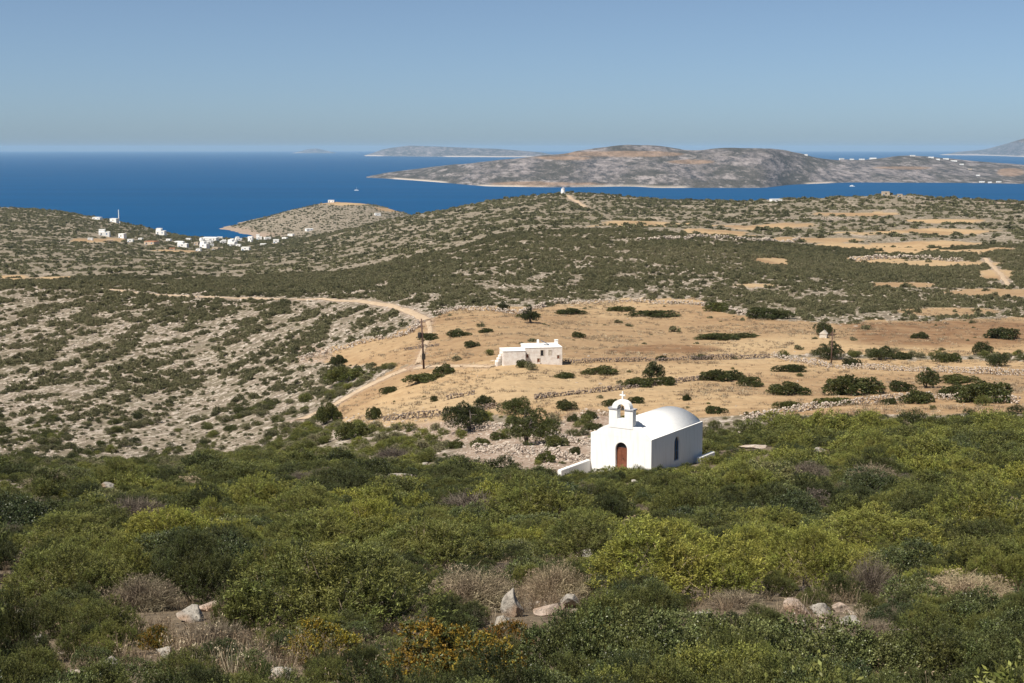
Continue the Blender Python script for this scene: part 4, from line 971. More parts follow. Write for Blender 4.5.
# ------------------------------------------------------------------ foreground rocks
ROCKS = [
    (510, 617, 27, 24, 'rock', 'pointed grey rock standing beside the beige dry shrub', 0.2), (572, 608, 34, 14, 'rock', 'slanted pale slab of rock below the beige shrub', 0.5),
    (503, 628, 28, 9, 'rock', 'flat pale rock under the pointed grey one', 0), (545, 616, 40, 10, 'rock_orange', 'flat rusty rock between the two pale rocks', 0),
    (795, 614, 34, 13, 'rock_orange', 'largest pinkish rock in the right foreground', 0.2), (826, 620, 30, 14, 'rock', 'pale rock right of the largest pinkish rock', 0.7),
    (855, 628, 34, 12, 'rock', 'low grey rock among the small dead twigs', 0), (842, 612, 20, 9, 'rock_orange', 'small rusty rock behind the pale ones', 0), (808, 628, 24, 8, 'rock', 'small flat rock in front of the largest pinkish rock', 0),
    (190, 622, 32, 13, 'rock', 'pale grey rock next to the very dark shrub', 0.3), (205, 612, 30, 10, 'rock_orange', 'orange stained rock behind the pale grey rock', 0), (122, 620, 16, 10, 'rock_orange', 'small bright orange rock by the thorny cushion', 0.4),
    (164, 658, 26, 16, 'rock', 'pale rock just right of the tiny golden spurge', 0.1), (106, 674, 36, 18, 'rock', 'pale pinkish rock at the bottom left', 0.2), (282, 681, 30, 9, 'rock', 'pale rock at the bottom edge under the golden spurge', 0.2),
    (28, 632, 22, 14, 'rock', 'small white rock by the very dark left shrub', 0.3), (36, 645, 16, 10, 'rock', 'small white rock below another at the left', 0.9), (22, 618, 14, 9, 'rock', 'upper small white rock at the left', 0),
    (586, 557, 22, 7, 'rock', 'flat white rock in the middle of the foreground shrubs', 0), (402, 478, 26, 3.5, 'rock', 'long white rock on the slope left of the chapel', 0), (425, 466, 10, 3, 'rock', 'small white rock above the long white one', 0),
    (820, 452, 14, 4, 'rock', 'pale rock poking out right of the chapel', 0), (755, 449, 30, 3, 'rubble', 'flat pale outcrop just right of the chapel', 0), (107, 488, 14, 6, 'rock', 'small white rock at the left maquis edge', 0.2), (636, 484, 10, 4, 'rock', 'small pale stone in front of the chapel door', 0.0),
    (640, 575, 14, 5, 'rock', 'small pale rock beside the brightest shrub', 0), (700, 617, 18, 6, 'rock', 'small pale stone under the brightest shrub', 0), (905, 633, 14, 6, 'rock', 'small grey stone right of the low grey rock', 0),
]
for k, (px, py, w, h, mt, lb, tilt) in enumerate(ROCKS):
    q = at(px, py); d = q.y / F * 0.92; W_ = w * d; H_ = h * d
    me = rock_mesh('rock', 700 + k, W_ * 1.4, W_ * 1.15, H_ * 1.7, 4, 0.45, mt)
    if 'pointed' in lb:
        for v in me.vertices:
            f = max(0, v.co.z / (H_ * 0.8)); v.co.x *= 1 - 0.55 * f; v.co.y *= 1 - 0.5 * f; v.co.x += 0.1 * H_ * f; v.co.z *= 1.25
    o = link('rock', me); o.location = (q.x, q.y + W_ * 0.3, q.z + H_ * 0.22); o.rotation_euler = (tilt * 0.3, tilt * 0.5, k * 1.3 if 'pointed' not in lb else 0.2)
    tag(o, lb, 'rock'); taken.append((q.x, q.y, W_ * 0.62)); PROT.append((px - w * 0.55, px + w * 0.55, py - h, py, q.y))

# ------------------------------------------------------------------ bushes and trees standing in the fields
TREE_SRC = {}
def tree_crown(seed, w, h, detail):
    return foliage(seed, w, h, int(420 * detail), 6, 0.19, 0.036, 20, 0.75, 0.4, 0.35)
def field_tree(px, py, w, h, tone, label, lean=0.0, clear=0.28, seed=0, mat='green'):
    q = at(px, py); d = math.hypot(q.y, CAMZ - q.z) / F; W_, H_ = w * d, h * d
    o = empty('tree', q); tag(o, label, 'tree')
    Q = tree_crown(900 + seed, W_ * 1.1, H_ * (1 - clear * 0.6), max(1.0, min(3.0, W_ * H_ / 5)))
    Q = Q + np.array([lean * W_ * 0.25, 0, H_ * clear * 0.55])
    Q[:, :, 0] += lean * 0.4 * (Q[:, :, 2])
    f = link('crown', quads_mesh('crown', Q, [M[mat]]), (), o); f['tone'] = tone
    m = MB(); rr = random.Random(seed)
    for s_ in range(2):
        p = Vector((rr.uniform(-.1, .1), rr.uniform(-.1, .1), -0.3)); r = 0.055 * H_ + 0.03; dr_ = Vector((lean * 0.5 + rr.uniform(-.3, .3), rr.uniform(-.3, .3), 1)).normalized()
        for j in range(5):
            n_ = p + dr_ * H_ * 0.17; m.cyl(p, n_, r, r * 0.78, 7); p = n_; r *= 0.78
            dr_ = (dr_ + Vector((rr.uniform(-.45, .45) + lean * .2, rr.uniform(-.45, .45), 0))).normalized()
            if j >= 1:
                e = p + Vector((rr.uniform(-1, 1), rr.uniform(-1, 1), rr.uniform(0.1, .7))).normalized() * W_ * 0.22; m.cyl(p, e, r * 0.6, r * 0.25, 5)
    m.build('trunk', M['bark'], o)
    taken.append((q.x, q.y, W_ * 0.5)); return o
field_tree(471, 431, 48, 29, 0.04, 'grey green windswept tree with bare trunk left of the big field tree', -0.25, 0.35, 1)
field_tree(527, 445, 58, 36, 0.18, 'biggest round dark tree in the field left of the chapel', 0.1, 0.2, 2)
field_tree(515, 413, 38, 17, 0.24, 'flat topped green tree behind the biggest field tree', 0, 0.1, 3)
field_tree(484, 408, 24, 12, 0.05, 'small dark tree behind the grey windswept tree', 0, 0.1, 4)
field_tree(649, 380, 26, 18, 0.05, 'leaning dark grey tree on the field wall behind the chapel', 0.5, 0.2, 5)
field_tree(829, 359, 34, 16, 0.05, 'round dark tree in front of the thin utility pole', 0, 0.12, 6)
field_tree(824, 335, 22, 14, 0.06, 'dark tree just behind the tiny pale hut', 0, 0.12, 7)
field_tree(880, 360, 29, 13, 0.10, 'dark rounded tree right of the thin utility pole', 0.1, 0.15, 8)
field_tree(926, 388, 28, 20, 0.12, 'tall rounded tree in the right hand field bushes', 0.1, 0.15, 9)
field_tree(983, 355, 22, 14, 0.08, 'dark tree at the far right of the field wall', 0, 0.12, 10)
field_tree(998, 366, 26, 13, 0.05, 'grey dark tree below the one at the far right wall', 0, 0.12, 11)
field_tree(530, 323, 17, 18, 0.03, 'conical dark tree at the top of the field above the farmhouse', 0, 0.05, 12)
field_tree(504, 311, 14, 9, 0.03, 'small dark tree on the upper field edge left of the conical one', 0, 0.1, 13)
BUSHES = [
    (571, 315, 34, 6, .1, 'flat dark bush mound at the top of the field above the farmhouse'), (622, 312, 32, 5, .25, 'low green bush on the upper field edge, centre'), (655, 318, 60, 6, .1, 'widest flat dark mound across the upper field'), (579, 338, 15, 6, .15, 'small round bush in the field right of the farmhouse'),
    (523, 368, 19, 7, .2, 'green bush hugging the farmhouse front wall'), (565, 379, 23, 6, .2, 'low green bush below and right of the farmhouse'), (600, 376, 39, 8, .2, 'wider green mound right of the low bush below the farmhouse'),
    (640, 388, 40, 9, .2, 'spreading bush at the foot of the leaning grey tree'), (664, 386, 26, 9, .15, 'dark bush right of the leaning grey tree'), (662, 361, 14, 5, .02, 'small brownish bush on the wall behind the leaning tree'), (702, 360, 24, 4, .08, 'thin low bush along the wall right of centre'),
    (724, 382, 50, 11, .12, 'long dark bush row on the wall behind the chapel roof'), (751, 387, 29, 10, .15, 'domed bush right of the long bush row'), (717, 414, 24, 8, .12, 'round dark bush just behind the chapel roof'), (566, 411, 25, 9, .12, 'oblong dark bush left of the chapel bell gable'),
    (590, 419, 17, 8, .2, 'small green bush nearest left of the bell gable'), (573, 422, 13, 5, .15, 'tiny bush between the oblong bush and the chapel'), (593, 431, 24, 7, .2, 'green bush beside the chapel facade on the field'), (611, 407, 18, 8, .15, 'dark bush seen just left of the chapel cross'), (637, 404, 20, 7, .15, 'dark bush seen just right of the chapel cross'),
    (687, 401, 10, 3, .05, 'tiny dark bush in bare field above the chapel roof'), (730, 341, 70, 6, .15, 'long low green mound in the mid field right of the farmhouse'), (718, 312, 30, 9, .3, 'green bush on the upper field edge, right of centre'), (772, 320, 52, 11, .1, 'broad dark thicket at the upper right field edge'),
    (853, 367, 22, 8, .05, 'low dark bush right of the utility pole base'), (904, 360, 23, 7, .1, 'low bush right of the dark rounded tree'), (921, 339, 19, 6, .08, 'small bush alone in the brown field at right'), (1006, 340, 38, 11, .05, 'large dark bush in the brown field by the right edge'),
    (950, 363, 32, 9, .2, 'green bush along the right field wall'), (793, 373, 42, 7, .08, 'flat dark bush in the field right of the chapel'), (791, 396, 46, 13, .15, 'large green mound in the field right of the chapel'), (859, 396, 64, 19, .15, 'largest bushy mound in the right hand fields'),
    (836, 406, 50, 8, .3, 'low spreading green bush in front of the largest mound'), (904, 392, 27, 11, .08, 'dark bush against the tall rounded field tree'), (963, 384, 46, 8, .25, 'flat green bush right of the tall rounded tree'), (921, 404, 40, 12, .2, 'green bush in the lower right field row'),
    (956, 398, 32, 12, .15, 'dark bush next in the lower right field row'), (992, 404, 66, 20, .18, 'big bush mass at the right end of the lower field row'), (890, 405, 17, 6, .1, 'tiny bush at the left end of the lower field row'), (790, 409, 34, 7, .25, 'thin green bush closest right behind the chapel'),
    (338, 366, 19, 10, .08, 'dark round bush at the left corner of the field'), (345, 384, 46, 14, .4, 'green mat of shrubs beside the bend of the track'), (428, 341, 24, 7, .12, 'dark bush right of the utility pole'), (459, 337, 27, 6, .12, 'bush in the upper left field right of the pole'), (471, 348, 19, 6, .1, 'small bush beside stones in the upper left field'),
    (486, 333, 17, 4, .12, 'low bush left above the farmhouse'), (443, 376, 24, 10, .18, 'domed green bush right of the pole foot'), (424, 384, 50, 8, .25, 'spreading green mat below the utility pole'), (388, 394, 19, 7, .12, 'round bush in the field right of the track'), (374, 420, 19, 12, .2, 'round green bush at the lower field corner by the track'),
    (328, 424, 28, 20, .22, 'dark green bush at the lower end of the track'), (352, 440, 36, 16, .3, 'green bush clump below the lower field corner'), (434, 402, 9, 3, .08, 'tiny bush in the open field left of the trees'), (500, 440, 22, 8, .25, 'green bush between the two biggest field trees'), (556, 447, 28, 10, .3, 'bright green bush at the foot of the biggest field tree'),
    (480, 447, 22, 9, .3, 'green bush left below the biggest field tree'), (545, 463, 22, 11, .3, 'green bush on the rubble left of the chapel wall'), (455, 449, 20, 8, .25, 'green bush in front of the windswept tree'), (575, 455, 12, 6, .1, 'small grey bush on the stones nearest the courtyard wall'), (530, 318, 30, 4, .2, 'low green strip at the foot of the conical tree'),
]
BUSH_MESH = [quads_mesh('bush', foliage(620 + k, 2.5, 1.15, 700, 6, 0.12, 0.03, 16 + 2 * k, 0.75, 0.4, 0.35), [M['green']]) for k in range(5)]
for k, (px, py, w, h, tone, lb) in enumerate(BUSHES):
    q = at(px, py); d = math.hypot(q.y, CAMZ - q.z) / F; W_, H_ = w * d, h * d
    put('bush', BUSH_MESH[k % 5], (q.x, q.y + 0.3 * W_, H1(q.x, q.y + 0.3 * W_) - 0.1), (W_ / 2.35, W_ / 2.35 * min(1.0, 1.2 * H_ / W_ + 0.45), max(H_, 0.8) / 1.08), random.uniform(0, .5) + 3.14 * (k % 2), tone, lb, 'bush', 'dark bushes standing in the dry fields')
    taken.append((q.x, q.y + 0.3 * W_, W_ * 0.5))
taken = np.array(taken + HOUSES)

# ------------------------------------------------------------------ scatter: one object for what cannot be counted
def scatter(name, pts, rot, scl, idx, tone, sources, label):
    me = bpy.data.meshes.new(name); me.vertices.add(len(pts)); me.vertices.foreach_set('co', np.ascontiguousarray(pts, np.float32).ravel())
    for nm, ty, key, arr in (('rot', 'FLOAT_VECTOR', 'vector', rot), ('scl', 'FLOAT_VECTOR', 'vector', scl), ('tone', 'FLOAT', 'value', tone)):
        a = me.attributes.new(nm, ty, 'POINT'); a.data.foreach_set(key, np.ascontiguousarray(arr, np.float32).ravel())
    a = me.attributes.new('idx', 'INT', 'POINT'); a.data.foreach_set('value', np.ascontiguousarray(idx, np.int32))
    sc = bpy.data.collections.new(name + '_sources')
    for k, m in enumerate(sources):
        o = bpy.data.objects.new('%s_source_%02d' % (name, k), m); sc.objects.link(o)
    ng = bpy.data.node_groups.new(name, 'GeometryNodeTree'); ng.is_modifier = True
    ng.interface.new_socket('Geometry', in_out='INPUT', socket_type='NodeSocketGeometry'); ng.interface.new_socket('Geometry', in_out='OUTPUT', socket_type='NodeSocketGeometry')
    N = ng.nodes; gi = N.new('NodeGroupInput'); go = N.new('NodeGroupOutput'); ci = N.new('GeometryNodeCollectionInfo'); iop = N.new('GeometryNodeInstanceOnPoints')
    ci.inputs['Collection'].default_value = sc; ci.inputs['Separate Children'].default_value = True; ci.inputs['Reset Children'].default_value = True
    iop.inputs['Pick Instance'].default_value = True
    def na(nm, ty):
        n = N.new('GeometryNodeInputNamedAttribute'); n.data_type = ty; n.inputs['Name'].default_value = nm; return n.outputs['Attribute']
    L = ng.links
    L.new(gi.outputs[0], iop.inputs['Points']); L.new(ci.outputs[0], iop.inputs['Instance']); L.new(na('idx', 'INT'), iop.inputs['Instance Index'])
    L.new(na('rot', 'FLOAT_VECTOR'), iop.inputs['Rotation']); L.new(na('scl', 'FLOAT_VECTOR'), iop.inputs['Scale']); L.new(iop.outputs[0], go.inputs[0])
    o = link(name, me); md = o.modifiers.new('scatter', 'NODES'); md.node_group = ng
    tag(o, label, kind='stuff'); return o

# front maquis: dart throwing, biggest in view become single shrubs, the rest one mass
def darts(n, ymin, ymax, smax, rmin, rmax, sep, keep):
    g = np.random.default_rng(5); cell = rmax * 1.1; grid = {}; out = []
    u = g.uniform(0, 1, n); y = np.sqrt(ymin**2 + (ymax**2 - ymin**2) * u); x = g.uniform(-smax, smax, n) * (y + 6); r = np.minimum(rmin + (rmax - rmin) * g.uniform(0, 1, n) ** 1.4, 0.45 + 0.036 * y)
    ok = keep(x, y)
    for i in np.nonzero(ok)[0]:
        cx, cy = int(x[i] // cell), int(y[i] // cell); good = True
        for a in (-1, 0, 1):
            for b in (-1, 0, 1):
                for j in grid.get((cx + a, cy + b), ()):
                    if (x[i] - out[j][0]) ** 2 + (y[i] - out[j][1]) ** 2 < (sep * (r[i] + out[j][2])) ** 2: good = False; break
                if not good: break
            if not good: break
        if good: grid.setdefault((cx, cy), []).append(len(out)); out.append((x[i], y[i], r[i]))
    return np.array(out)
GAPS = [(540, 607, 42, 13), (820, 620, 46, 11), (190, 648, 60, 18), (395, 660, 34, 24), (130, 676, 70, 9), (505, 635, 24, 12)]
ch_c = chapel.matrix_world @ Vector((CENT, CHL / 2, 0))
ci_ = math.cos(-CH_R); si_ = math.sin(-CH_R)
def chapel_local(x, y):
    dx, dy = x - c0.x, y - c0.y
    return dx * ci_ - dy * si_, dx * si_ + dy * ci_
def keep_front(x, y, gaps=True):
    z = height(x, y); px, py = proj(x, y, z)
    ok = (front_mask(px, py, x, y) | (y < 60)) & (y < 175)
    for cx, cy, a, b in GAPS if gaps else (): ok &= ((px - cx) / a) ** 2 + ((py - cy) / b) ** 2 > 1
    lx, ly = chapel_local(x, y)
    ok &= ~((lx > -CHW - 1.0) & (lx < 1.6) & (ly > -1.6) & (ly < CHL + 2.5))
    ok &= ~((lx > -CHW - 0.9) & (lx < -CHW + 1.5) & (ly > -5.0) & (ly < 0))
    for tx, ty, tr in taken[taken[:, 1] < 200]: ok &= (x - tx) ** 2 + (y - ty) ** 2 > (tr * 0.95 + 0.35) ** 2
    ok &= ~near_path(x, y)
    return ok
D = darts(34000, 11.5, 175, 0.50, 0.5, 1.9, 0.65, keep_front)
dz = height(D[:, 0], D[:, 1]); dpx, dpy = proj(D[:, 0], D[:, 1], dz)
g = np.random.default_rng(12); hgt_f = (0.75 + 0.75 * g.uniform(size=len(D)) ** 1.5) * np.interp(D[:, 1], [25, 45, 90], [1.0, 0.80, 0.66])
D = np.concatenate([D, hgt_f[:, None]], 1)
D = D[~covers(dpx, dpy, D[:, 2] * F / D[:, 1], 1.08 * D[:, 2] * hgt_f * F / D[:, 1], D[:, 1] - D[:, 2])]
g = np.random.default_rng(12)
dz = height(D[:, 0], D[:, 1]); dpx, dpy = proj(D[:, 0], D[:, 1], dz)
inv = (dpx > -40) & (dpx < 1064) & (dpy < 760)
size_px = D[:, 2] * 2 * F / D[:, 1]
tone = np.clip(0.46 + (fbm(D[:, 0] / 9, D[:, 1] / 12, 81, 2) - 0.5) * 1.2 + g.normal(size=len(D)) * 0.28 + 0.08 * (dpx > 560) - 0.17 * (dpx < 340), 0.02, 1)
tone = np.where(D[:, 1] > 85, tone * 0.75, tone)
spec = np.where(g.uniform(size=len(D)) < 0.05 + 0.12 * (vnoise(D[:, 0] / 6, D[:, 1] / 6, 91) > 0.68), 1, 0)      # 1 = dry
hgt_f = D[:, 3]
lx, ly = chapel_local(D[:, 0], D[:, 1])
order = np.argsort(-size_px * inv); NIND = 185
ind = set(order[:NIND].tolist())
def where(px, y):
    side = 'at the left' if px < 340 else 'in the centre' if px < 680 else 'at the right'
    if y < 22: return 'close to the viewer ' + side
    if y < 34: return 'on the near slope ' + side
    return 'halfway down the slope ' + side
for i in sorted(ind):
    x, y, r = D[i, :3]; k = int(i)
    dry = spec[i] == 1; tn = float(tone[i])
    if dry:
        ms_, bw, bh, nm, cat = KINDS['d'] if k % 3 else KINDS['x']; tn = float(np.clip(tn * 0.9, 0.1, 0.8)); look = 'beige grey dry thorny'
        if nm == 'dead_shrub': look = 'bare grey leafless'
    else:
        ms_, bw, bh, nm, cat = KINDS['g'] if (k % 4 or y < 14) else KINDS['l']
        look = 'bright yellow green' if tn > 0.62 else 'olive green' if tn > 0.38 else 'dark green'
    wh = where(dpx[i], y); lb = '%s %s among the maquis %s' % (look, 'shrub' if not dry else 'shrub', wh)
    sx = 2 * r / bw * 1.12
    put(nm, ms_[k % len(ms_)], (x, y, dz[i] - 0.08), (sx, sx * g.uniform(0.85, 1.15), sx * hgt_f[i] * 0.95), g.uniform(0, 6.28), tn, lb, cat, lb.replace(' shrub', ' shrubs'), (STEMS_LOW if dry else STEMS)[k % 4])
rest = np.array([i for i in range(len(D)) if i not in ind])
P = np.stack([D[rest, 0], D[rest, 1], dz[rest] - 0.08], -1); n = len(rest)
sx = 2 * D[rest, 2] / 2.5 * 1.12
scl = np.stack([sx, sx * g.uniform(0.85, 1.15, n), sx * hgt_f[rest]], -1)
idx = np.where(spec[rest] == 1, 5 + g.integers(0, 2, n), g.integers(0, 5, n))
scatter('maquis_scrub', P, np.stack([np.zeros(n), np.zeros(n), g.uniform(0, 6.28, n)], -1), scl, idx, tone[rest], MID_GREEN + MID_DRY, 'dense maquis scrub covering the slope around the chapel')

# low filler scrub between the shrubs so that little soil shows
nf = 12500; y = np.where(np.arange(nf) < 3500, np.sqrt(10.5**2 + (27**2 - 110) * g.uniform(0, 1, nf)), np.sqrt(9**2 + (150**2 - 81) * g.uniform(0, 1, nf))); x = g.uniform(-0.48, 0.48, nf) * (y + 6)
z = height(x, y); px, py = proj(x, y, z); sx = g.uniform(0.24, 0.56, nf); ok = keep_front(x, y, False) & ~covers(px, py, sx * 1.3 * F / y, sx * 1.3 * F / y, y)
x, y, z, sx = x[ok], y[ok], z[ok], sx[ok]; n = len(x)
tn = np.clip(0.22 + g.normal(size=n) * 0.18, 0, 1)  # dark leaf tone paints deeper shade into the gaps between shrubs
scatter('low_scrub', np.stack([x, y, z - 0.04], -1), np.stack([np.zeros(n), np.zeros(n), g.uniform(0, 6.28, n)], -1), np.stack([sx, sx, sx * g.uniform(0.7, 1.3, n)], -1), np.where(g.uniform(size=n) < 0.22, 5 + g.integers(0, 2, n), g.integers(0, 5, n)), tn, [NEAR_GREEN[0], NEAR_GREEN[1], NEAR_LEAFY[0], NEAR_LEAFY[1], NEAR_GREEN[2], NEAR_DRY[0], NEAR_DEAD[0]], 'low heath and dry cushions between the taller shrubs')

# dry grass tufts in the gaps at the bottom
def grass_tuft(seed, n=46, h=0.42):
    gg = np.random.default_rng(seed); a = gg.uniform(0, 6.28, n); r = gg.uniform(0, 0.10, n); P0 = np.stack([r * np.cos(a), r * np.sin(a), np.zeros(n)], -1)
    A = unit(np.stack([np.cos(a) * gg.uniform(0.05, 0.55, n), np.sin(a) * gg.uniform(0.05, 0.55, n), np.ones(n)], -1)); L = h * gg.uniform(0.4, 1.1, n)
    q1 = blades(P0, A, L, np.full(n, 0.0028), gg, 0.12)
    m = n // 3; tip = q1[:m, 2]; hd = np.repeat(tip, 4, 0) + gg.normal(size=(m * 4, 3)) * 0.018
    q2 = blades(hd, unit(gg.normal(size=(m * 4, 3)) * 0.6 + np.array([0, 0, -0.6])), np.full(m * 4, 0.035), np.full(m * 4, 0.006), gg)
    return np.concatenate([q1, q2])
GR = [quads_mesh('grass_tuft', grass_tuft(800 + k), [M['grass']]) for k in range(5)]
nf = 60000; y = np.sqrt(8.5**2 + (42**2 - 8.5**2) * g.uniform(0, 1, nf)); x = g.uniform(-0.45, 0.45, nf) * (y + 5); z = height(x, y); px, py = proj(x, y, z)
w_ = np.zeros(nf)
for cx, cy, a, b in GAPS + [(560, 585, 40, 16), (470, 606, 60, 18), (230, 668, 150, 20)]: w_ = np.maximum(w_, sstep(1.5, 0.6, ((px - cx) / a) ** 2 + ((py - cy) / b) ** 2))
ok = (g.uniform(size=nf) < np.maximum(w_ * 0.17, 0.025)) & (vnoise(x / 1.1, y / 1.1, 33) > 0.25) & ~(covers(px, py, 0.1 * F / y, 0.4 * F / y, y) & (g.uniform(size=nf) < 0.8))
x, y, z = x[ok], y[ok], z[ok]; n = len(x); sx = g.uniform(0.6, 1.35, n)
scatter('dry_grass', np.stack([x, y, z - 0.02], -1), np.stack([g.normal(size=n) * 0.12, g.normal(size=n) * 0.12, g.uniform(0, 6.28, n)], -1), np.stack([sx, sx, sx * g.uniform(0.7, 1.2, n)], -1), g.integers(0, 5, n), np.clip(0.32 + np.abs(g.normal(size=n)) * 0.30, 0, 1), GR, 'dry straw coloured wild oats among the foreground shrubs')

# stubble of the mown fields
nf = 110000; y = np.sqrt(112**2 + (330**2 - 112**2) * g.uniform(0, 1, nf)); x = g.uniform(-0.2, 0.42, nf) * y; z = height(x, y); px, py = proj(x, y, z)
ok = (field_mask(px, py, x, y) > 0.5) & (g.uniform(size=nf) < 0.03 + 0.30 * sstep(0.46, 0.66, fbm(x / 9, y / 5, 141, 4))) & ~near_path(x, y, 0.2)
fpx, fpy = x - fp.x, y - fp.y; ok &= ~((fpx > -4.5) & (fpx < 7) & (fpy > -1.5) & (fpy < 5))
x, y, z = x[ok], y[ok], z[ok]; n = len(x); sx = g.uniform(0.5, 1.4, n)
FT = [quads_mesh('stubble_tuft', blades(np.random.default_rng(880 + k).normal(size=(26, 3)) * np.array([0.2, 0.2, 0]), unit(np.random.default_rng(890 + k).normal(size=(26, 3)) * np.array([0.6, 0.6, 0.1]) + np.array([0, 0, 1.0])), np.random.default_rng(895 + k).uniform(0.15, 0.42, 26), np.full(26, 0.02), np.random.default_rng(899)), [M['grass']]) for k in range(4)]
scatter('dry_stubble', np.stack([x, y, z - 0.02], -1), np.stack([np.zeros(n), np.zeros(n), g.uniform(0, 6.28, n)], -1), np.stack([sx, sx, sx * g.uniform(0.5, 1.1, n)], -1), g.integers(0, 4, n), np.clip(0.62 + g.normal(size=n) * 0.2, 0, 1), FT, 'dry golden stubble covering the fields around the farmhouse')

# small foreground pebbles and stones, rubble of the middle ground
RS = [rock_mesh('stone_piece', 860 + k, 1.1, 0.9, 0.75, 2, 0.3, 'rubble') for k in range(5)]
nf = 6000; y = np.sqrt(9**2 + (45**2 - 81) * g.uniform(0, 1, nf)); x = g.uniform(-0.45, 0.45, nf) * (y + 5); z = height(x, y); px, py = proj(x, y, z)
w_ = np.zeros(nf)
for cx, cy, a, b in GAPS: w_ = np.maximum(w_, sstep(1.4, 0.6, ((px - cx) / a) ** 2 + ((py - cy) / b) ** 2))
ok = g.uniform(size=nf) < np.maximum(w_ * 0.95, 0.03); A1 = np.stack([x, y, z], -1)[ok]; s1 = 0.04 + 0.22 * g.uniform(size=len(A1)) ** 2.2
nf = 200000; y = np.sqrt(100**2 + (430**2 - 100**2) * g.uniform(0, 1, nf)); x = g.uniform(-0.44, 0.44, nf) * y; z = height(x, y); px, py = proj(x, y, z)
f_ = field_mask(px, py, x, y); fr_ = front_mask(px, py, x, y) & (y < 170)
rub = np.zeros(nf)
for cx, cy, a, b in [(530, 456, 75, 20), (460, 432, 60, 12), (310, 355, 26, 10), (560, 445, 40, 20), (590, 425, 30, 16), (620, 445, 20, 20), (380, 425, 50, 12)]: rub = np.maximum(rub, sstep(1.3, 0.6, ((px - cx) / a) ** 2 + ((py - cy) / b) ** 2))
wt = np.where(f_ > 0.5, 0.004, np.where(fr_, 0.004, np.where(px < 440, 0.34 * sstep(0.40, 0.62, fbm(x / 8, y / 20, 95, 3)) + 0.03, 0.05)))
wt = np.maximum(wt, rub * 0.5)
lx, ly = chapel_local(x, y)
ok = (g.uniform(size=nf) < wt) & ~((lx > -CHW - .3) & (lx < .3) & (ly > -1) & (ly < CHL + .5)) & ~near_path(x, y, 0)
A2 = np.stack([x, y, z], -1)[ok]; s2_ = 0.18 + 0.62 * g.uniform(size=len(A2)) ** 3 * np.clip(A2[:, 1] / 250, 0.6, 1.4)
AA = np.concatenate([A1, A2]); ss = np.concatenate([s1, s2_]); n = len(AA)
scatter('loose_stones', AA, np.stack([g.normal(size=n) * 0.3, g.normal(size=n) * 0.3, g.uniform(0, 6.28, n)], -1), np.stack([ss * g.uniform(0.9, 1.6, n), ss, ss * g.uniform(0.6, 1.1, n)], -1), g.integers(0, 5, n), np.full(n, 0.5), RS, 'pale loose stones strewn over the slopes and field edges')

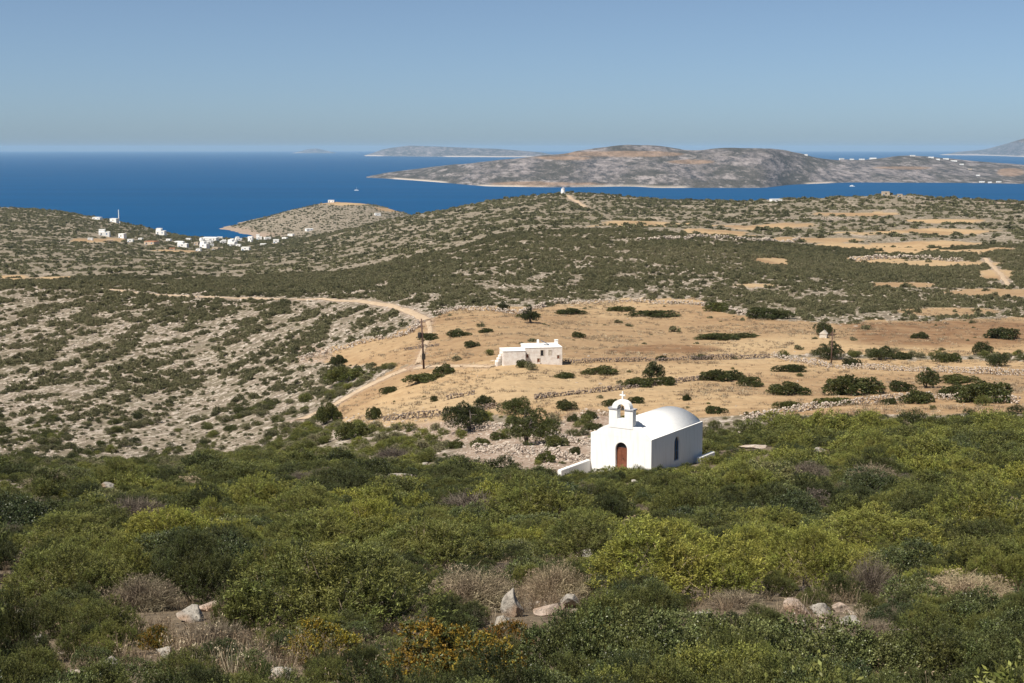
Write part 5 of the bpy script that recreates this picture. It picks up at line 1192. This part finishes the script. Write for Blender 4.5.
# scrub of the middle distance and of the far hills
def far_scatter(n, y0, y1, seed):
    gg = np.random.default_rng(seed); y = np.sqrt(y0**2 + (y1**2 - y0**2) * gg.uniform(0, 1, n)); x = gg.uniform(-0.43, 0.43, n) * y
    z = height(x, y); px, py = proj(x, y, z); f_ = field_mask(px, py, x, y); fr_ = front_mask(px, py, x, y) & (y < 175)
    ang = 0.36; xs = x * math.cos(ang) - y * math.sin(ang); ys = x * math.sin(ang) + y * math.cos(ang)
    streak = 0.7 * fbm(xs / 2.6, ys / 8.5, 101, 3) + 0.3 * fbm(x / 25, y / 40, 103, 3); big = fbm(x / 60, y / 80, 105, 3); clump = fbm(x / 11, y / 16, 109, 3)
    left = (px < 430) & (y < 520)
    w = np.where(left, 0.80 * sstep(0.43, 0.57, streak) + 0.20, 0.0)
    w = np.where(~left & (y < 650), 0.13 + 0.58 * sstep(0.38, 0.62, 0.45 * clump + 0.5 * fbm(x / 4.5, y / 9, 131, 2)), w)
    right = (px > 740) & (y >= 420)
    ter = fbm(x / 70, y / 26, 113, 3)
    w = np.where(~left & right, 0.34 + 0.62 * sstep(0.38, 0.56, 0.55 * ter + 0.45 * clump), w)
    w = np.where(~left & ~right & (y >= 650), 0.42 + 0.54 * sstep(0.38, 0.58, 0.4 * big + 0.6 * fbm(x / 13, y / 34, 151, 3)), w)
    w = np.where((y > 2150) & (px > 235), w * 0.9, w)
    w = np.where((px < 460) & (y < 300), np.maximum(w, 0.8 * sstep(395, 470, py + (fbm(x / 18, y / 30, 161, 3) - 0.5) * 70) * sstep(0.40, 0.54, clump)), w)
    w = np.where(f_ > 0.35, 0.006, w); w = np.where(fr_, 0, w)
    for cx, cy, a, b in [(530, 456, 75, 20), (460, 432, 60, 12), (590, 425, 30, 16)]: w = np.where(((px - cx) / a) ** 2 + ((py - cy) / b) ** 2 < 1, w * 0.22, w)
    ok = (gg.uniform(size=n) < w) & (z > 2.5) & ~near_path(x, y, 1.6) & ~near_path(x, y + 4.0, 0.5)
    lx, ly = chapel_local(x, y); ok &= ~((lx > -CHW - 1) & (lx < 1.5) & (ly > -4) & (ly < CHL + 3))
    for tx, ty, tr in taken[taken[:, 1] > 90]: ok &= (x - tx) ** 2 + (y - ty) ** 2 > (tr + 0.3) ** 2
    fpx, fpy = x - fp.x, y - fp.y; ok &= ~((fpx > -5) & (fpx < 9) & (fpy > -4) & (fpy < 7))
    return x[ok], y[ok], z[ok], px[ok], py[ok], big[ok], left[ok] & (streak[ok] < 0.5), gg
x, y, z, px, py, big, left, gg = far_scatter(165000, 58, 640, 21); n = len(x)
sx = (0.22 + 0.60 * gg.uniform(size=n) ** 2.3) * np.clip(0.8 + y / 700, 0.8, 1.5) * np.where(left, 0.52, 0.98)
tn = np.clip(0.30 + (big - 0.5) * 0.7 + gg.normal(size=n) * 0.16, 0.0, 1)
near_i = y < 230
scatter('hillside_scrub', np.stack([x, y, z - 0.08], -1), np.stack([np.zeros(n), np.zeros(n), gg.uniform(0, 6.28, n)], -1), np.stack([sx * 1.1, sx, sx * gg.uniform(0.7, 1.15, n)], -1), np.where(near_i, np.where((gg.uniform(size=n) < np.interp(y, [120, 300], [0.85, 0.15])) & (y < 300), 9 + gg.integers(0, 5, n), gg.integers(0, 5, n)), 5 + gg.integers(0, 4, n)), tn, HILL + FAR_GREEN + MID_GREEN, 'dark scrub dotted over the rocky hillsides beyond the chapel')
print('hillside', n)
x, y, z, px, py, big, left, gg = far_scatter(100000, 640, 2800, 22); n = len(x)
sx = (0.5 + 1.15 * gg.uniform(size=n) ** 2.2) * np.clip(0.75 + y / 2000, 0.9, 1.7) * np.where(y > 2150, 0.7, 1.0)
tn = np.clip(0.25 + (big - 0.5) * 0.6 + gg.normal(size=n) * 0.15, 0.0, 1)
scatter('distant_scrub', np.stack([x, y, z - 0.1], -1), np.stack([np.zeros(n), np.zeros(n), gg.uniform(0, 6.28, n)], -1), np.stack([sx * 1.15, sx, sx * gg.uniform(0.6, 1.0, n)], -1), gg.integers(0, 3, n), tn, VFAR_GREEN, 'dark scrub mottling the far ridges and coast')
print('distant', n, 'front', len(D))
